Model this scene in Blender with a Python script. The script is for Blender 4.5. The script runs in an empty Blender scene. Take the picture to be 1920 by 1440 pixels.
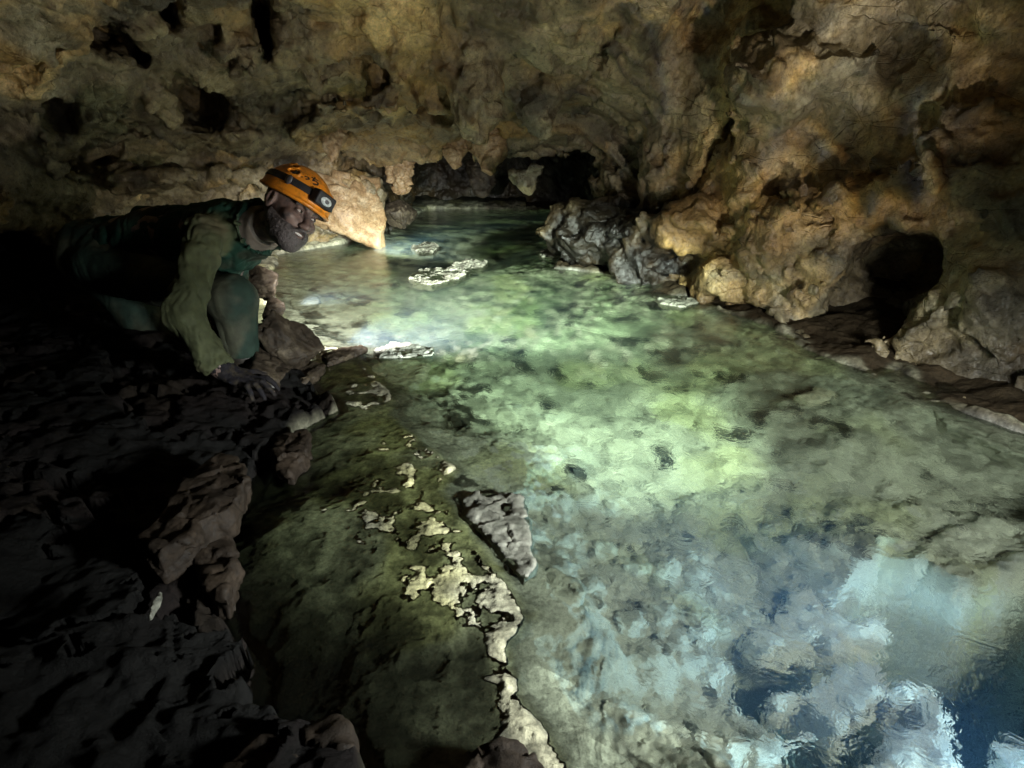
import bpy, bmesh, math, random, time
import numpy as np
import openvdb as vdb
from mathutils import Vector, Matrix
T0 = time.time()
SC = bpy.context.scene
COL = SC.collection
R = math.radians
random.seed(4)

# ------------------------------------------------------------------ camera, world, exposure
CAM_H, PITCH, FPX = 0.80, R(23.0), 1048.0
cam_d = bpy.data.cameras.new("camera"); cam_d.sensor_width = 36.0; cam_d.lens = 36.0*FPX/1920.0
cam_d.clip_start = 0.02; cam_d.clip_end = 200.0
cam = bpy.data.objects.new("camera", cam_d); COL.objects.link(cam)
cam.location = (0, 0, CAM_H); cam.rotation_euler = (R(90)-PITCH, 0, 0)
SC.camera = cam
world = bpy.data.worlds.new("World"); SC.world = world; world.use_nodes = True
wb = world.node_tree.nodes["Background"]; wb.inputs[0].default_value = (0.9, 0.95, 1.0, 1); wb.inputs[1].default_value = 0.0003
SC.view_settings.view_transform = 'Standard'; SC.view_settings.look = 'None'
SC.view_settings.exposure = 0.0; SC.view_settings.gamma = 1.0
cy = SC.cycles
cy.use_denoising = True; cy.use_adaptive_sampling = True; cy.adaptive_threshold = 0.02
cy.max_bounces = 7; cy.diffuse_bounces = 3; cy.glossy_bounces = 3; cy.transmission_bounces = 5
cy.volume_bounces = 0; cy.transparent_max_bounces = 6
cy.caustics_reflective = False; cy.caustics_refractive = True; cy.blur_glossy = 0.6
cy.sample_clamp_indirect = 1.5

CAMP = np.array([0, 0, CAM_H]); AX_R = np.array([1., 0, 0])
AX_F = np.array([0, math.cos(PITCH), -math.sin(PITCH)]); AX_U = np.array([0, math.sin(PITCH), math.cos(PITCH)])
def ray(px, py): return AX_F + (px-960)/FPX*AX_R + (720-py)/FPX*AX_U
def at(px, py, D): return CAMP + ray(px, py)*D            # point seen at (px,py), D metres along the view axis
def on(px, py, z=0.0):
    d = ray(px, py); return CAMP + d*((z-CAM_H)/d[2])
def under(px, py, z):                                     # point at depth z seen through the water surface
    d = ray(px, py); p = CAMP + d*(-CAM_H/d[2]); d = d/np.linalg.norm(d)
    hx = d[:2]/1.33; dz = -math.sqrt(1-hx@hx); return p + np.array([hx[0], hx[1], dz])*(z/dz)

# ------------------------------------------------------------------ lights (one submerged torch, the rest added spots)
def lamp(name, kind, loc, to, power, color, size=0.03, angle=60, blend=0.6, gobo=None):
    l = bpy.data.lights.new(name, kind); l.energy = power; l.color = color; l.shadow_soft_size = size
    if kind == 'SPOT': l.spot_size = R(angle); l.spot_blend = blend
    o = bpy.data.objects.new(name, l); COL.objects.link(o); o.location = loc
    d = Vector(to)-Vector(loc); o.rotation_euler = d.to_track_quat('-Z', 'Y').to_euler()
    if gobo:
        l.use_nodes = True; nt = l.node_tree; em = nt.nodes["Emission"]
        gobo(nt, em)
    return o
def caustic_gobo(nt, em):
    """bright wavy bands with slightly split colours: imitates a beam that has passed a rippling water surface"""
    N = nt.nodes; L = nt.links
    tc = N.new("ShaderNodeTexCoord"); mp = N.new("ShaderNodeMapping"); L.new(tc.outputs["Normal"], mp.inputs[0])
    comb = N.new("ShaderNodeCombineColor")
    for i, off in enumerate((0.0, 0.003, 0.009)):
        m2 = N.new("ShaderNodeMapping"); m2.inputs["Location"].default_value = (off, off*0.4, 0.3); L.new(mp.outputs[0], m2.inputs[0])
        no = N.new("ShaderNodeTexNoise"); no.inputs["Scale"].default_value = 2.6; no.inputs["Detail"].default_value = 1.5
        no.inputs["Distortion"].default_value = 1.2; L.new(m2.outputs[0], no.inputs[0])
        s = N.new("ShaderNodeMath"); s.operation = 'SUBTRACT'; s.inputs[1].default_value = 0.5; L.new(no.outputs[0], s.inputs[0])
        a = N.new("ShaderNodeMath"); a.operation = 'ABSOLUTE'; L.new(s.outputs[0], a.inputs[0])
        r = N.new("ShaderNodeMapRange"); r.interpolation_type = 'SMOOTHERSTEP'; r.inputs[1].default_value = 0.0; r.inputs[2].default_value = 0.075
        r.inputs[3].default_value = 1.0; r.inputs[4].default_value = 0.03; L.new(a.outputs[0], r.inputs[0])
        L.new(r.outputs[0], comb.inputs[i])
    L.new(comb.outputs[0], em.inputs["Color"])
# torch held under water by the photographer, right beside the frame
lamp("submerged_torch", 'SPOT', (0.83, 0.52, -0.20), (0.45, 1.00, -0.62), 150, (0.42, 0.72, 1.0), 0.03, 150, 0.9)
lamp("submerged_fill_far_side", 'SPOT', (-1.18, 3.05, -0.03), (0.3, 4.9, -0.16), 50, (1.0, 1.0, 0.90), 0.02, 110, 0.8)  # added under water to brighten the far left of the pool
lamp("submerged_fill_at_pillar", 'SPOT', (-1.15, 4.75, -0.03), (0.4, 6.3, -0.2), 170, (0.95, 1.0, 0.88), 0.02, 130, 0.8)  # added under water to brighten the far end of the pool
lamp("submerged_fill_by_rocks", 'SPOT', (-0.74, 2.40, -0.035), (0.55, 3.5, -0.22), 150, (1.0, 0.98, 0.92), 0.02, 110, 0.7)  # added under water to make the light streak by the rocks
# added spots, unseen, above the water at the photographer's right; their beams enter the pool through the surface
caustic_lamps = [
    lamp("pool_fill", 'SPOT', (0.95, 0.30, 0.46), (0.36, 1.50, -0.30), 430, (0.95, 1.0, 0.97), 0.09, 126, 0.7),
    lamp("mid_pool_fill", 'SPOT', (0.90, 0.40, 0.60), (0.22, 2.30, -0.1), 1450, (0.82, 1.0, 0.88), 0.06, 44, 0.9),
    lamp("far_pool_fill", 'SPOT', (0.90, 0.55, 0.70), (-0.12, 4.15, -0.22), 2600, (0.84, 1.0, 0.86), 0.05, 44, 0.9)]
for o in caustic_lamps: o.data.cycles.is_caustics_light = True
caustic_lamps[0].scale = (1, 0.42, 1); caustic_lamps[2].scale = (1, 0.5, 1)      # flat oval beams
# added spots for roof, pillar, caver and right wall; no such torches stand there
lamp("roof_fill", 'SPOT', (0.95, 0.55, 0.30), (-0.75, 4.0, 2.5), 98, (1.0, 0.93, 0.81), 0.03, 84, 0.30)  # stands in for pool light thrown up on the roof
lamp("pillar_fill", 'SPOT', (-0.45, 3.3, 0.12), (-1.42, 4.9, 0.28), 14, (1.0, 0.90, 0.74), 0.02, 34, 0.7)  # added to brighten the pillar
lamp("caver_fill", 'SPOT', (0.35, 0.55, 0.22), (-0.95, 1.75, 0.42), 5, (1.0, 0.97, 0.85), 0.03, 30, 0.6)  # added side glow on the caver
lamp("rippled_fill", 'SPOT', (0.75, 0.9, 0.05), (1.20, 3.3, 1.20), 85, (1.0, 0.93, 0.86), 0.02, 56, 0.8, caustic_gobo)  # added; its bands imitate refracted pool light on the wall
lamp("wall_fill", 'SPOT', (0.55, 0.35, 0.55), (1.45, 3.0, 0.75), 3, (1.0, 0.93, 0.80), 0.03, 64, 0.8)  # added to lift the right wall

# ------------------------------------------------------------------ numpy noise
def h3(ix, iy, iz, s):
    n = (ix.astype(np.uint32)*np.uint32(374761393) + iy.astype(np.uint32)*np.uint32(668265263) + iz.astype(np.uint32)*np.uint32(2147483647-1274126177) + np.uint32((s*974634777) & 0xffffffff))
    n = (n ^ (n >> np.uint32(13)))*np.uint32(1274126177); n = n ^ (n >> np.uint32(16)); n = n*np.uint32(2246822519); n ^= n >> np.uint32(15)
    return n.astype(np.float32)*np.float32(1/4294967296.0)
def vnoise(P, s=0):
    F = np.floor(P); f = (P-F).astype(np.float32); I = F.astype(np.int64).astype(np.uint32); f = f*f*f*(f*(f*6-15)+10)
    x, y, z = I[:, 0], I[:, 1], I[:, 2]; o = np.uint32(1)
    def lx(yy, zz):
        a = h3(x, yy, zz, s); return a+(h3(x+o, yy, zz, s)-a)*f[:, 0]
    a = lx(y, z); a = a+(lx(y+o, z)-a)*f[:, 1]
    b = lx(y, z+o); b = b+(lx(y+o, z+o)-b)*f[:, 1]
    return (a+(b-a)*f[:, 2])*2-1
def fbm(P, octs=4, s=0, gain=0.5, ridged=False):
    out = np.zeros(len(P), np.float32); a = 1.0; tot = 0
    for k in range(octs):
        n = vnoise(P*(2.03**k)+17.3*k, s+k)
        if ridged: n = 1-2*np.abs(n)
        out += a*n; tot += a; a *= gain
    return out/tot
def voro(P, s=0, dims=3):
    """F1, F2 distances, hash of nearest cell, vector from its centre"""
    F = np.floor(P); I = F.astype(np.int64); n = len(P)
    d1 = np.full(n, 9., np.float32); d2 = np.full(n, 9., np.float32); hid = np.zeros(n, np.float32); vec = np.zeros((n, 3), np.float32)
    for dz in ((-1, 0, 1) if dims == 3 else (0,)):
        for dy in (-1, 0, 1):
            for dx in (-1, 0, 1):
                cx = (I[:, 0]+dx).astype(np.uint32); cy_ = (I[:, 1]+dy).astype(np.uint32); cz = (I[:, 2]+dz).astype(np.uint32)
                q = np.stack([F[:, 0]+dx+h3(cx, cy_, cz, s), F[:, 1]+dy+h3(cx, cy_, cz, s+1),
                              (F[:, 2]+dz+h3(cx, cy_, cz, s+2)) if dims == 3 else P[:, 2]], 1)
                v = (P-q).astype(np.float32); d = np.sqrt((v*v).sum(1))
                m = d < d1
                d2 = np.where(m, d1, np.minimum(d2, d)); d1 = np.where(m, d, d1)
                hid = np.where(m, h3(cx, cy_, cz, s+5), hid); vec[m] = v[m]
    return d1, d2, hid, vec
def sstep(a, b, x): t = np.clip((x-a)/(b-a), 0, 1); return t*t*(3-2*t)
def facet(P, s, k=1.0):
    """fractured rock: each cell of a jittered lattice is a plane with its own tilt"""
    d1, d2, h, v = voro(P, s)
    a = h*6.283; b = (h*97.13 % 1.0)*2-1
    g = np.stack([np.cos(a), np.sin(a), b], 1).astype(np.float32)
    return (v*g).sum(1)*k, np.clip((d2-d1)*4, 0, 1), h
def smin(a, b, k):
    h = np.clip(0.5+0.5*(b-a)/k, 0, 1); return b*(1-h)+a*h - k*h*(1-h)
def smax(a, b, k): return -smin(-a, -b, k)

# ------------------------------------------------------------------ materials
def rgb(*c): return (c[0], c[1], c[2], 1)
def new_mat(name):
    m = bpy.data.materials.new(name); m.use_nodes = True; return m, m.node_tree.nodes, m.node_tree.links, m.node_tree.nodes["Principled BSDF"]
def rock_mat(name, cols, scale=3.0, rough=(0.35, 0.7), bump=0.5, attr=None, fine=60.0, spec=0.5, cracks=True, bdist=0.02, crisp=0.0):
    m, N, L, B = new_mat(name)
    tc = N.new("ShaderNodeTexCoord")
    n1 = N.new("ShaderNodeTexNoise"); n1.inputs["Scale"].default_value = scale; n1.inputs["Detail"].default_value = 9; n1.inputs["Roughness"].default_value = 0.62; n1.inputs["Distortion"].default_value = 0.6
    L.new(tc.outputs["Object"], n1.inputs[0])
    cr = N.new("ShaderNodeValToRGB"); L.new(n1.outputs[0], cr.inputs[0]); e = cr.color_ramp.elements
    k = len(cols)
    e[0].position = 0.30; e[0].color = rgb(*cols[0]); e[1].position = 0.72; e[1].color = rgb(*cols[-1])
    for i in range(1, k-1):
        x = e.new(0.30+0.42*i/(k-1)); x.color = rgb(*cols[i])
    out = cr.outputs[0]
    n2 = N.new("ShaderNodeTexNoise"); n2.inputs["Scale"].default_value = fine; n2.inputs["Detail"].default_value = 9; n2.inputs["Roughness"].default_value = 0.78; L.new(tc.outputs["Object"], n2.inputs[0])
    mr = N.new("ShaderNodeMapRange"); mr.inputs[1].default_value = 0.32; mr.inputs[2].default_value = 0.68; mr.inputs[3].default_value = 0.42; mr.inputs[4].default_value = 1.5; L.new(n2.outputs[0], mr.inputs[0])
    mx = N.new("ShaderNodeMix"); mx.data_type = 'RGBA'; mx.blend_type = 'MULTIPLY'; mx.inputs[0].default_value = 1
    L.new(out, mx.inputs[6]); L.new(mr.outputs[0], mx.inputs[7]); out = mx.outputs[2]
    if attr:
        a = N.new("ShaderNodeAttribute"); a.attribute_name = attr
        m2 = N.new("ShaderNodeMix"); m2.data_type = 'RGBA'; m2.blend_type = 'MULTIPLY'; m2.inputs[0].default_value = 1
        L.new(out, m2.inputs[6]); L.new(a.outputs["Color"], m2.inputs[7]); out = m2.outputs[2]
    L.new(out, B.inputs["Base Color"])
    rr = N.new("ShaderNodeMapRange"); rr.inputs[1].default_value = 0.35; rr.inputs[2].default_value = 0.65; rr.inputs[3].default_value = rough[0]; rr.inputs[4].default_value = rough[1]
    L.new(n2.outputs[0], rr.inputs[0]); L.new(rr.outputs[0], B.inputs["Roughness"]); B.inputs["Specular IOR Level"].default_value = spec
    n3 = N.new("ShaderNodeTexNoise"); n3.inputs["Scale"].default_value = fine*0.45; n3.inputs["Detail"].default_value = 10; n3.inputs["Roughness"].default_value = 0.74; n3.inputs["Distortion"].default_value = 0.15
    L.new(tc.outputs["Object"], n3.inputs[0])
    hgt = n3.outputs[0]
    if cracks:
        mp = N.new("ShaderNodeMapping"); mp.inputs["Scale"].default_value = (0.45, 0.8, 1.3); mp.inputs["Rotation"].default_value = (0, 0.55, 0.2); L.new(tc.outputs["Object"], mp.inputs[0])
        nd = N.new("ShaderNodeTexNoise"); nd.inputs["Scale"].default_value = 4; L.new(mp.outputs[0], nd.inputs[0])
        va = N.new("ShaderNodeVectorMath"); va.operation = 'MULTIPLY_ADD'; va.inputs[1].default_value = (0.10, 0.10, 0.10); L.new(nd.outputs[1], va.inputs[0]); L.new(mp.outputs[0], va.inputs[2])
        vo = N.new("ShaderNodeTexVoronoi"); vo.feature = 'DISTANCE_TO_EDGE'; vo.inputs["Scale"].default_value = 7; L.new(va.outputs[0], vo.inputs[0])
        cm = N.new("ShaderNodeMapRange"); cm.inputs[1].default_value = 0.0; cm.inputs[2].default_value = 0.022; cm.inputs[3].default_value = -0.45; cm.inputs[4].default_value = 0; L.new(vo.outputs[0], cm.inputs[0])
        nm = N.new("ShaderNodeTexNoise"); nm.inputs["Scale"].default_value = 2.3; L.new(tc.outputs["Object"], nm.inputs[0])
        km = N.new("ShaderNodeMapRange"); km.inputs[1].default_value = 0.50; km.inputs[2].default_value = 0.62; L.new(nm.outputs[0], km.inputs[0])
        ad = N.new("ShaderNodeMath"); ad.operation = 'MULTIPLY_ADD'; L.new(cm.outputs[0], ad.inputs[0]); L.new(km.outputs[0], ad.inputs[1]); L.new(hgt, ad.inputs[2]); hgt = ad.outputs[0]
    b = N.new("ShaderNodeBump"); b.inputs["Strength"].default_value = bump; b.inputs["Distance"].default_value = bdist
    L.new(hgt, b.inputs["Height"]); nrm = b.outputs[0]
    if crisp:
        wn = N.new("ShaderNodeVectorMath"); wn.operation = 'MULTIPLY_ADD'; wn.inputs[1].default_value = (0.03, 0.03, 0.03); L.new(n3.outputs[1], wn.inputs[0]); L.new(tc.outputs["Object"], wn.inputs[2])
        v1 = N.new("ShaderNodeTexVoronoi"); v1.inputs["Scale"].default_value = fine*0.55; L.new(wn.outputs[0], v1.inputs[0])
        v2 = N.new("ShaderNodeTexVoronoi"); v2.inputs["Scale"].default_value = fine*1.7; L.new(wn.outputs[0], v2.inputs[0])
        a1 = N.new("ShaderNodeMath"); a1.operation = 'MULTIPLY_ADD'; a1.inputs[1].default_value = 0.35; L.new(v2.outputs[0], a1.inputs[0]); L.new(v1.outputs[0], a1.inputs[2])
        b2 = N.new("ShaderNodeBump"); b2.inputs["Strength"].default_value = crisp; b2.inputs["Distance"].default_value = 0.007; b2.invert = True
        L.new(a1.outputs[0], b2.inputs["Height"]); L.new(nrm, b2.inputs["Normal"]); nrm = b2.outputs[0]
    L.new(nrm, B.inputs["Normal"])
    return m
def plain(name, col, rough=0.6, noise=0.25, scale=40, bump=0.2, bdist=0.003, spec=0.5, dirt=None, dirtscale=14, trans=0):
    m, N, L, B = new_mat(name); tc = N.new("ShaderNodeTexCoord")
    n = N.new("ShaderNodeTexNoise"); n.inputs["Scale"].default_value = scale; n.inputs["Detail"].default_value = 6; L.new(tc.outputs["Object"], n.inputs[0])
    mr = N.new("ShaderNodeMapRange"); mr.inputs[1].default_value = 0.3; mr.inputs[2].default_value = 0.7; mr.inputs[3].default_value = 1-noise; mr.inputs[4].default_value = 1+noise; L.new(n.outputs[0], mr.inputs[0])
    mx = N.new("ShaderNodeMix"); mx.data_type = 'RGBA'; mx.blend_type = 'MULTIPLY'; mx.inputs[0].default_value = 1; mx.inputs[6].default_value = rgb(*col); L.new(mr.outputs[0], mx.inputs[7])
    out = mx.outputs[2]
    if dirt:
        n2 = N.new("ShaderNodeTexNoise"); n2.inputs["Scale"].default_value = dirtscale; n2.inputs["Detail"].default_value = 8; n2.inputs["Roughness"].default_value = 0.7; L.new(tc.outputs["Object"], n2.inputs[0])
        r2 = N.new("ShaderNodeMapRange"); r2.inputs[1].default_value = 0.48; r2.inputs[2].default_value = 0.62; L.new(n2.outputs[0], r2.inputs[0])
        m2 = N.new("ShaderNodeMix"); m2.data_type = 'RGBA'; L.new(r2.outputs[0], m2.inputs[0]); L.new(out, m2.inputs[6]); m2.inputs[7].default_value = rgb(*dirt); out = m2.outputs[2]
    L.new(out, B.inputs["Base Color"]); B.inputs["Roughness"].default_value = rough; B.inputs["Specular IOR Level"].default_value = spec
    b = N.new("ShaderNodeBump"); b.inputs["Strength"].default_value = bump; b.inputs["Distance"].default_value = bdist; L.new(n.outputs[0], b.inputs["Height"]); L.new(b.outputs[0], B.inputs["Normal"])
    return m
WALL_COLS = [(0.07, 0.048, 0.026), (0.20, 0.145, 0.075), (0.34, 0.265, 0.14), (0.52, 0.44, 0.28)]
M_WALL = rock_mat("wet_cave_rock", WALL_COLS, 2.4, (0.22, 0.60), 0.75, "tint", 48, 0.7, True, 0.022, 0.7)
M_BED = rock_mat("pool_bed_rock", [(0.24, 0.24, 0.22), (0.50, 0.50, 0.46), (0.70, 0.69, 0.65)], 7.0, (0.6, 0.8), 0.9, "tint", 95, 0.1, False, 0.014)
M_ROCK = rock_mat("brown_boulder", [(0.015, 0.011, 0.008), (0.04, 0.03, 0.02), (0.13, 0.105, 0.07)], 9, (0.4, 0.8), 0.6, None, 70, 0.25, True, 0.01)
M_PALE = rock_mat("pale_crusted_limestone", [(0.38, 0.35, 0.28), (0.62, 0.58, 0.48), (0.80, 0.76, 0.66)], 14, (0.6, 0.8), 0.8, None, 60, 0.2, False, 0.012)
M_OCHRE = rock_mat("ochre_flowstone", [(0.16, 0.09, 0.04), (0.34, 0.23, 0.12), (0.52, 0.42, 0.28)], 9, (0.35, 0.6), 0.6, None, 60, 0.5, True, 0.012)

M_BED2 = rock_mat("grey_limestone", [(0.15, 0.15, 0.12), (0.28, 0.28, 0.24), (0.50, 0.49, 0.43)], 10, (0.5, 0.75), 0.7, None, 60, 0.3, False, 0.012)
M_LEDGE = rock_mat("brown_ledge_stone", [(0.007, 0.005, 0.0035), (0.017, 0.012, 0.008), (0.034, 0.024, 0.016)], 10, (0.45, 0.85), 0.6, None, 80, 0.15, False, 0.008)
M_PALE2 = M_BED2
M_PLATE = rock_mat("grey_green_limestone", [(0.05, 0.052, 0.04), (0.11, 0.11, 0.09), (0.20, 0.20, 0.165)], 12, (0.5, 0.8), 0.6, None, 70, 0.25, False, 0.008)
M_SALT = rock_mat("cream_wet_limestone", [(0.09, 0.09, 0.07), (0.17, 0.17, 0.13), (0.28, 0.27, 0.22)], 18, (0.4, 0.7), 0.9, None, 80, 0.4, False, 0.01)
M_DARKB = rock_mat("dark_wet_boulder", [(0.002, 0.0017, 0.0013), (0.005, 0.004, 0.003), (0.010, 0.008, 0.006)], 8, (0.8, 0.95), 0.6, None, 50, 0.05, True, 0.012)
# ------------------------------------------------------------------ object helpers
def meta(o, label=None, cat=None, group=None, kind=None):
    if label: o["label"] = label
    if cat: o["category"] = cat
    if group: o["group"] = group
    if kind: o["kind"] = kind
    return o
def np_mesh(name, V, Fq, mat, parent=None, smooth=True, attrs=None, F3=None):
    me = bpy.data.meshes.new(name); nq = len(Fq); nt_ = 0 if F3 is None else len(F3)
    me.vertices.add(len(V)); me.vertices.foreach_set("co", np.asarray(V, np.float32).ravel())
    loops = np.asarray(Fq, np.int32).ravel()
    if nt_: loops = np.concatenate([loops, np.asarray(F3, np.int32).ravel()])
    me.loops.add(len(loops)); me.loops.foreach_set("vertex_index", loops)
    me.polygons.add(nq+nt_)
    st = np.arange(nq)*4
    if nt_: st = np.concatenate([st, nq*4+np.arange(nt_)*3])
    me.polygons.foreach_set("loop_start", st.astype(np.int32))
    me.update(calc_edges=True); me.validate()
    if smooth: me.polygons.foreach_set("use_smooth", np.ones(len(me.polygons), bool))
    for k, c in (attrs or {}).items():
        a = me.attributes.new(k, 'FLOAT_COLOR', 'POINT'); a.data.foreach_set("color", np.concatenate([c, np.ones((len(c), 1))], 1).astype(np.float32).ravel())
    me.materials.append(mat)
    o = bpy.data.objects.new(name, me); COL.objects.link(o); o.parent = parent
    return o
def bm_obj(name, bm, mat, parent=None, smooth=True):
    me = bpy.data.meshes.new(name); bm.to_mesh(me); bm.free(); me.materials.append(mat)
    if smooth: me.polygons.foreach_set("use_smooth", [True]*len(me.polygons))
    o = bpy.data.objects.new(name, me); COL.objects.link(o); o.parent = parent; return o
def normals(V, Q):
    a, b, c, d = V[Q[:, 0]], V[Q[:, 1]], V[Q[:, 2]], V[Q[:, 3]]; n = np.cross(c-a, d-b); N = np.zeros_like(V)
    for k in range(4): 
        for j in range(3): N[:, j] += np.bincount(Q[:, k], n[:, j], len(V))
    return N/np.maximum(np.linalg.norm(N, axis=1, keepdims=True), 1e-9)
def subdiv(V, Q):
    """one linear split of every quad, returning smoothed vertices"""
    E = np.concatenate([Q[:, [0, 1]], Q[:, [1, 2]], Q[:, [2, 3]], Q[:, [3, 0]]]); E.sort(axis=1)
    key = E[:, 0].astype(np.int64)*len(V)+E[:, 1]; u, inv = np.unique(key, return_inverse=True)
    ea, eb = u//len(V), u % len(V); me_ = (V[ea]+V[eb])/2; fc = V[Q].mean(1)
    nV, nE = len(V), len(u); q = len(Q); i = inv.reshape(4, q)+nV; f = np.arange(q)+nV+nE
    Q2 = np.concatenate([np.stack([Q[:, 0], i[0], f, i[3]], 1), np.stack([i[0], Q[:, 1], i[1], f], 1), np.stack([f, i[1], Q[:, 2], i[2]], 1), np.stack([i[3], f, i[2], Q[:, 3]], 1)])
    V2 = np.concatenate([V, me_, fc])
    # one relaxation pass
    S = np.zeros_like(V2); C = np.zeros(len(V2))
    for k in range(4):
        for j in range(3): S[:, j] += np.bincount(Q2[:, k], V2[Q2[:, (k+1) % 4]][:, j], len(V2))
        C += np.bincount(Q2[:, k], None, len(V2))
    V2 = V2*0.4+0.6*S/np.maximum(C, 1)[:, None]
    return V2, Q2
def mesh_sdf(fn, lo, hi, vox, band=None, detail=None):
    """polygonise fn (positive outside the solid)"""
    lo = np.array(lo, float); hi = np.array(hi, float); n = np.ceil((hi-lo)/vox).astype(int)+1
    xs = [lo[k]+vox*np.arange(n[k]) for k in range(3)]
    G = np.empty(n, np.float32)
    for i in range(0, n[0], 24):
        X, Y, Z = np.meshgrid(xs[0][i:i+24], xs[1], xs[2], indexing='ij'); P = np.stack([X.ravel(), Y.ravel(), Z.ravel()], 1)
        f = fn(P).astype(np.float32)
        if detail is not None:
            m = np.abs(f) < band
            if m.any(): f[m] += detail(P[m])
        G[i:i+24] = f.reshape(X.shape)
    g = vdb.FloatGrid(1e3); g.copyFromArray(G)
    V, Q = g.convertToQuads(0.0)
    V = V.astype(np.float64)*vox+lo
    return V, Q[:, ::-1].astype(np.int64)

# ------------------------------------------------------------------ plan of the pool (shore line at water level)
POOL_PX = [(800, 392), (722, 425), (640, 458), (520, 478), (500, 540), (530, 590), (585, 648), (650, 652), (700, 700), (733, 735),
           (722, 775), (800, 832), (858, 880), (820, 930), (868, 985), (915, 1050), (985, 1130), (1010, 1140), (955, 1195), (948, 1310), (985, 1360), (1045, 1440), (1060, 1620),
           (2100, 1620), (2160, 960), (1920, 808), (1745, 748), (1700, 690), (1640, 707), (1520, 655), (1450, 612), (1355, 585), (1300, 556), (1225, 552), (1230, 525),
           (1140, 514), (1040, 502), (1085, 440), (1092, 392)]
POOL = np.array([on(*p)[:2] for p in POOL_PX])
DRY_PX = [(560, 700), (640, 770), (560, 810), (500, 870), (470, 920), (415, 980), (375, 1075), (415, 1100), (430, 1180), (478, 1250), (455, 1350), (520, 1345), (560, 1390), (660, 1380), (690, 1440), (700, 1900),
          (-1500, 1900), (-1500, 500), (400, 560)]
DRY = np.array([on(*p)[:2] for p in DRY_PX])
HOLE_PX = [(1340, 1270), (1440, 1205), (1560, 1190), (1640, 1110), (1720, 1110), (1790, 1170), (1900, 1120), (2300, 1180), (2300, 1900), (1420, 1900), (1370, 1560), (1440, 1450), (1345, 1370), (1400, 1320)]
HOLE = np.array([under(p[0], p[1], -0.3)[:2] for p in HOLE_PX])
def poly_sd(P, poly):
    """signed distance, positive inside"""
    d = np.full(len(P), 1e9); ins = np.zeros(len(P), bool); n = len(poly)
    for i in range(n):
        a, b = poly[i], poly[(i+1) % n]; e = b-a; w = P-a
        t = np.clip((w@e)/(e@e), 0, 1); q = w-t[:, None]*e; d = np.minimum(d, (q*q).sum(1))
        c = ((a[1] > P[:, 1]) != (b[1] > P[:, 1])) & (P[:, 0] < (b[0]-a[0])*(P[:, 1]-a[1])/(b[1]-a[1]+1e-12)+a[0])
        ins ^= c
    return np.where(ins, 1, -1)*np.sqrt(d)

# ------------------------------------------------------------------ cave roof and walls
RW = POOL[[25, 26, 31, 32, 34]]
print('right shore', RW.round(2).tolist())
def lerp_pts(x, xs, ys): return np.interp(x, xs, ys)
# right wall foot as x(y)
RY = [-1.0, 0.6, 1.55, 1.77, 2.6, 3.1, 3.4, 4.2, 5.0, 7.8, 9.5]
RX = [2.6, 2.05, 1.72, 1.58, 1.22, 1.00, 0.92, 0.80, 0.92, 1.15, 1.3]
def wall_fn(P):
    x, y, z = P[:, 0], P[:, 1], P[:, 2]
    foot = lerp_pts(y, RY, RX)
    # right wall: leans back a little near the water, then over
    right = (foot + 0.16*np.clip(z, 0, 3) + 0.10 - x)*0.87
    # roof: rises from the lip of the far passage towards the viewer
    lipy = 4.75-0.12*np.abs(x+0.1)**1.5
    zc = 0.79+0.38*(lipy-y)
    roof = (zc-z)*0.92
    far = 1.25-z-0.10*(y-6)                                     # roof of the passage beyond the lip
    lip = np.maximum(np.where(y > 4.3, lipy+0.55-y, 9), -9)
    roof = smax(roof, np.minimum(far, (y-lipy-0.25)), 0.12)
    # left wall
    fx = lerp_pts(y, [-1, 1.5, 2.6, 4.4, 5.2, 5.8, 9.5], [-3.2, -2.9, -2.75, -2.3, -1.45, -1.25, -1.5])
    left = (x-fx-0.05*np.clip(z, 0, 2))*0.93
    lroof = (0.70+0.50*(x+2.6)+0.14*(3.0-y)-z)*0.85             # roof comes down on the left
    f = smin(right, roof, 0.45)
    f = smin(f, left, 0.30)
    f = smin(f, np.where(x < -0.2, lroof, lroof+(x+0.2)*0.6), 0.35)
    back = 8.6-y
    f = smin(f, back, 0.3)
    # undercut on the left, behind and left of the caver
    q = (P-np.array([-3.6, 2.9, -0.1]))/np.array([1.5, 2.0, 0.62]); und = (1-np.sqrt((q*q).sum(1)))*0.6
    f = smax(f, und, 0.08)
    return f
def hit(px, py, fn=None):
    fn = fn or wall_fn; d = ray(px, py); t = np.arange(0.8, 10.5, 0.01); P = CAMP+t[:, None]*d; f = fn(P); k = np.argmax(f < 0)
    return P[k], t[k]
FEAT = []   # (kind, centre, 3x3 axes scaled inverse, amp, smooth)
def frame3(d, roll=0.0):
    d = d/np.linalg.norm(d); r = np.cross(d, [0, 0, 1]); r /= np.linalg.norm(r); u = np.cross(r, d)
    c, s = math.cos(roll), math.sin(roll); return np.stack([c*r+s*u, -s*r+c*u, d])
def feat(kind, px, py, w, h, depth, off=0.0, roll=0, k=0.05):
    """a bulge (rock) or hollow (air) on the wall; w, h in photo pixels, depth and offset in metres"""
    P, t = hit(px, py); A = frame3(ray(px, py), R(roll)); rad = np.array([w*t/FPX/2, h*t/FPX/2, depth])
    c = P+A[2]*off
    FEAT.append((kind, c, A/rad[:, None], rad.min(), k))
H = lambda *a, **k: feat('air', *a, **k)
B_ = lambda *a, **k: feat('rock', *a, **k)
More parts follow.
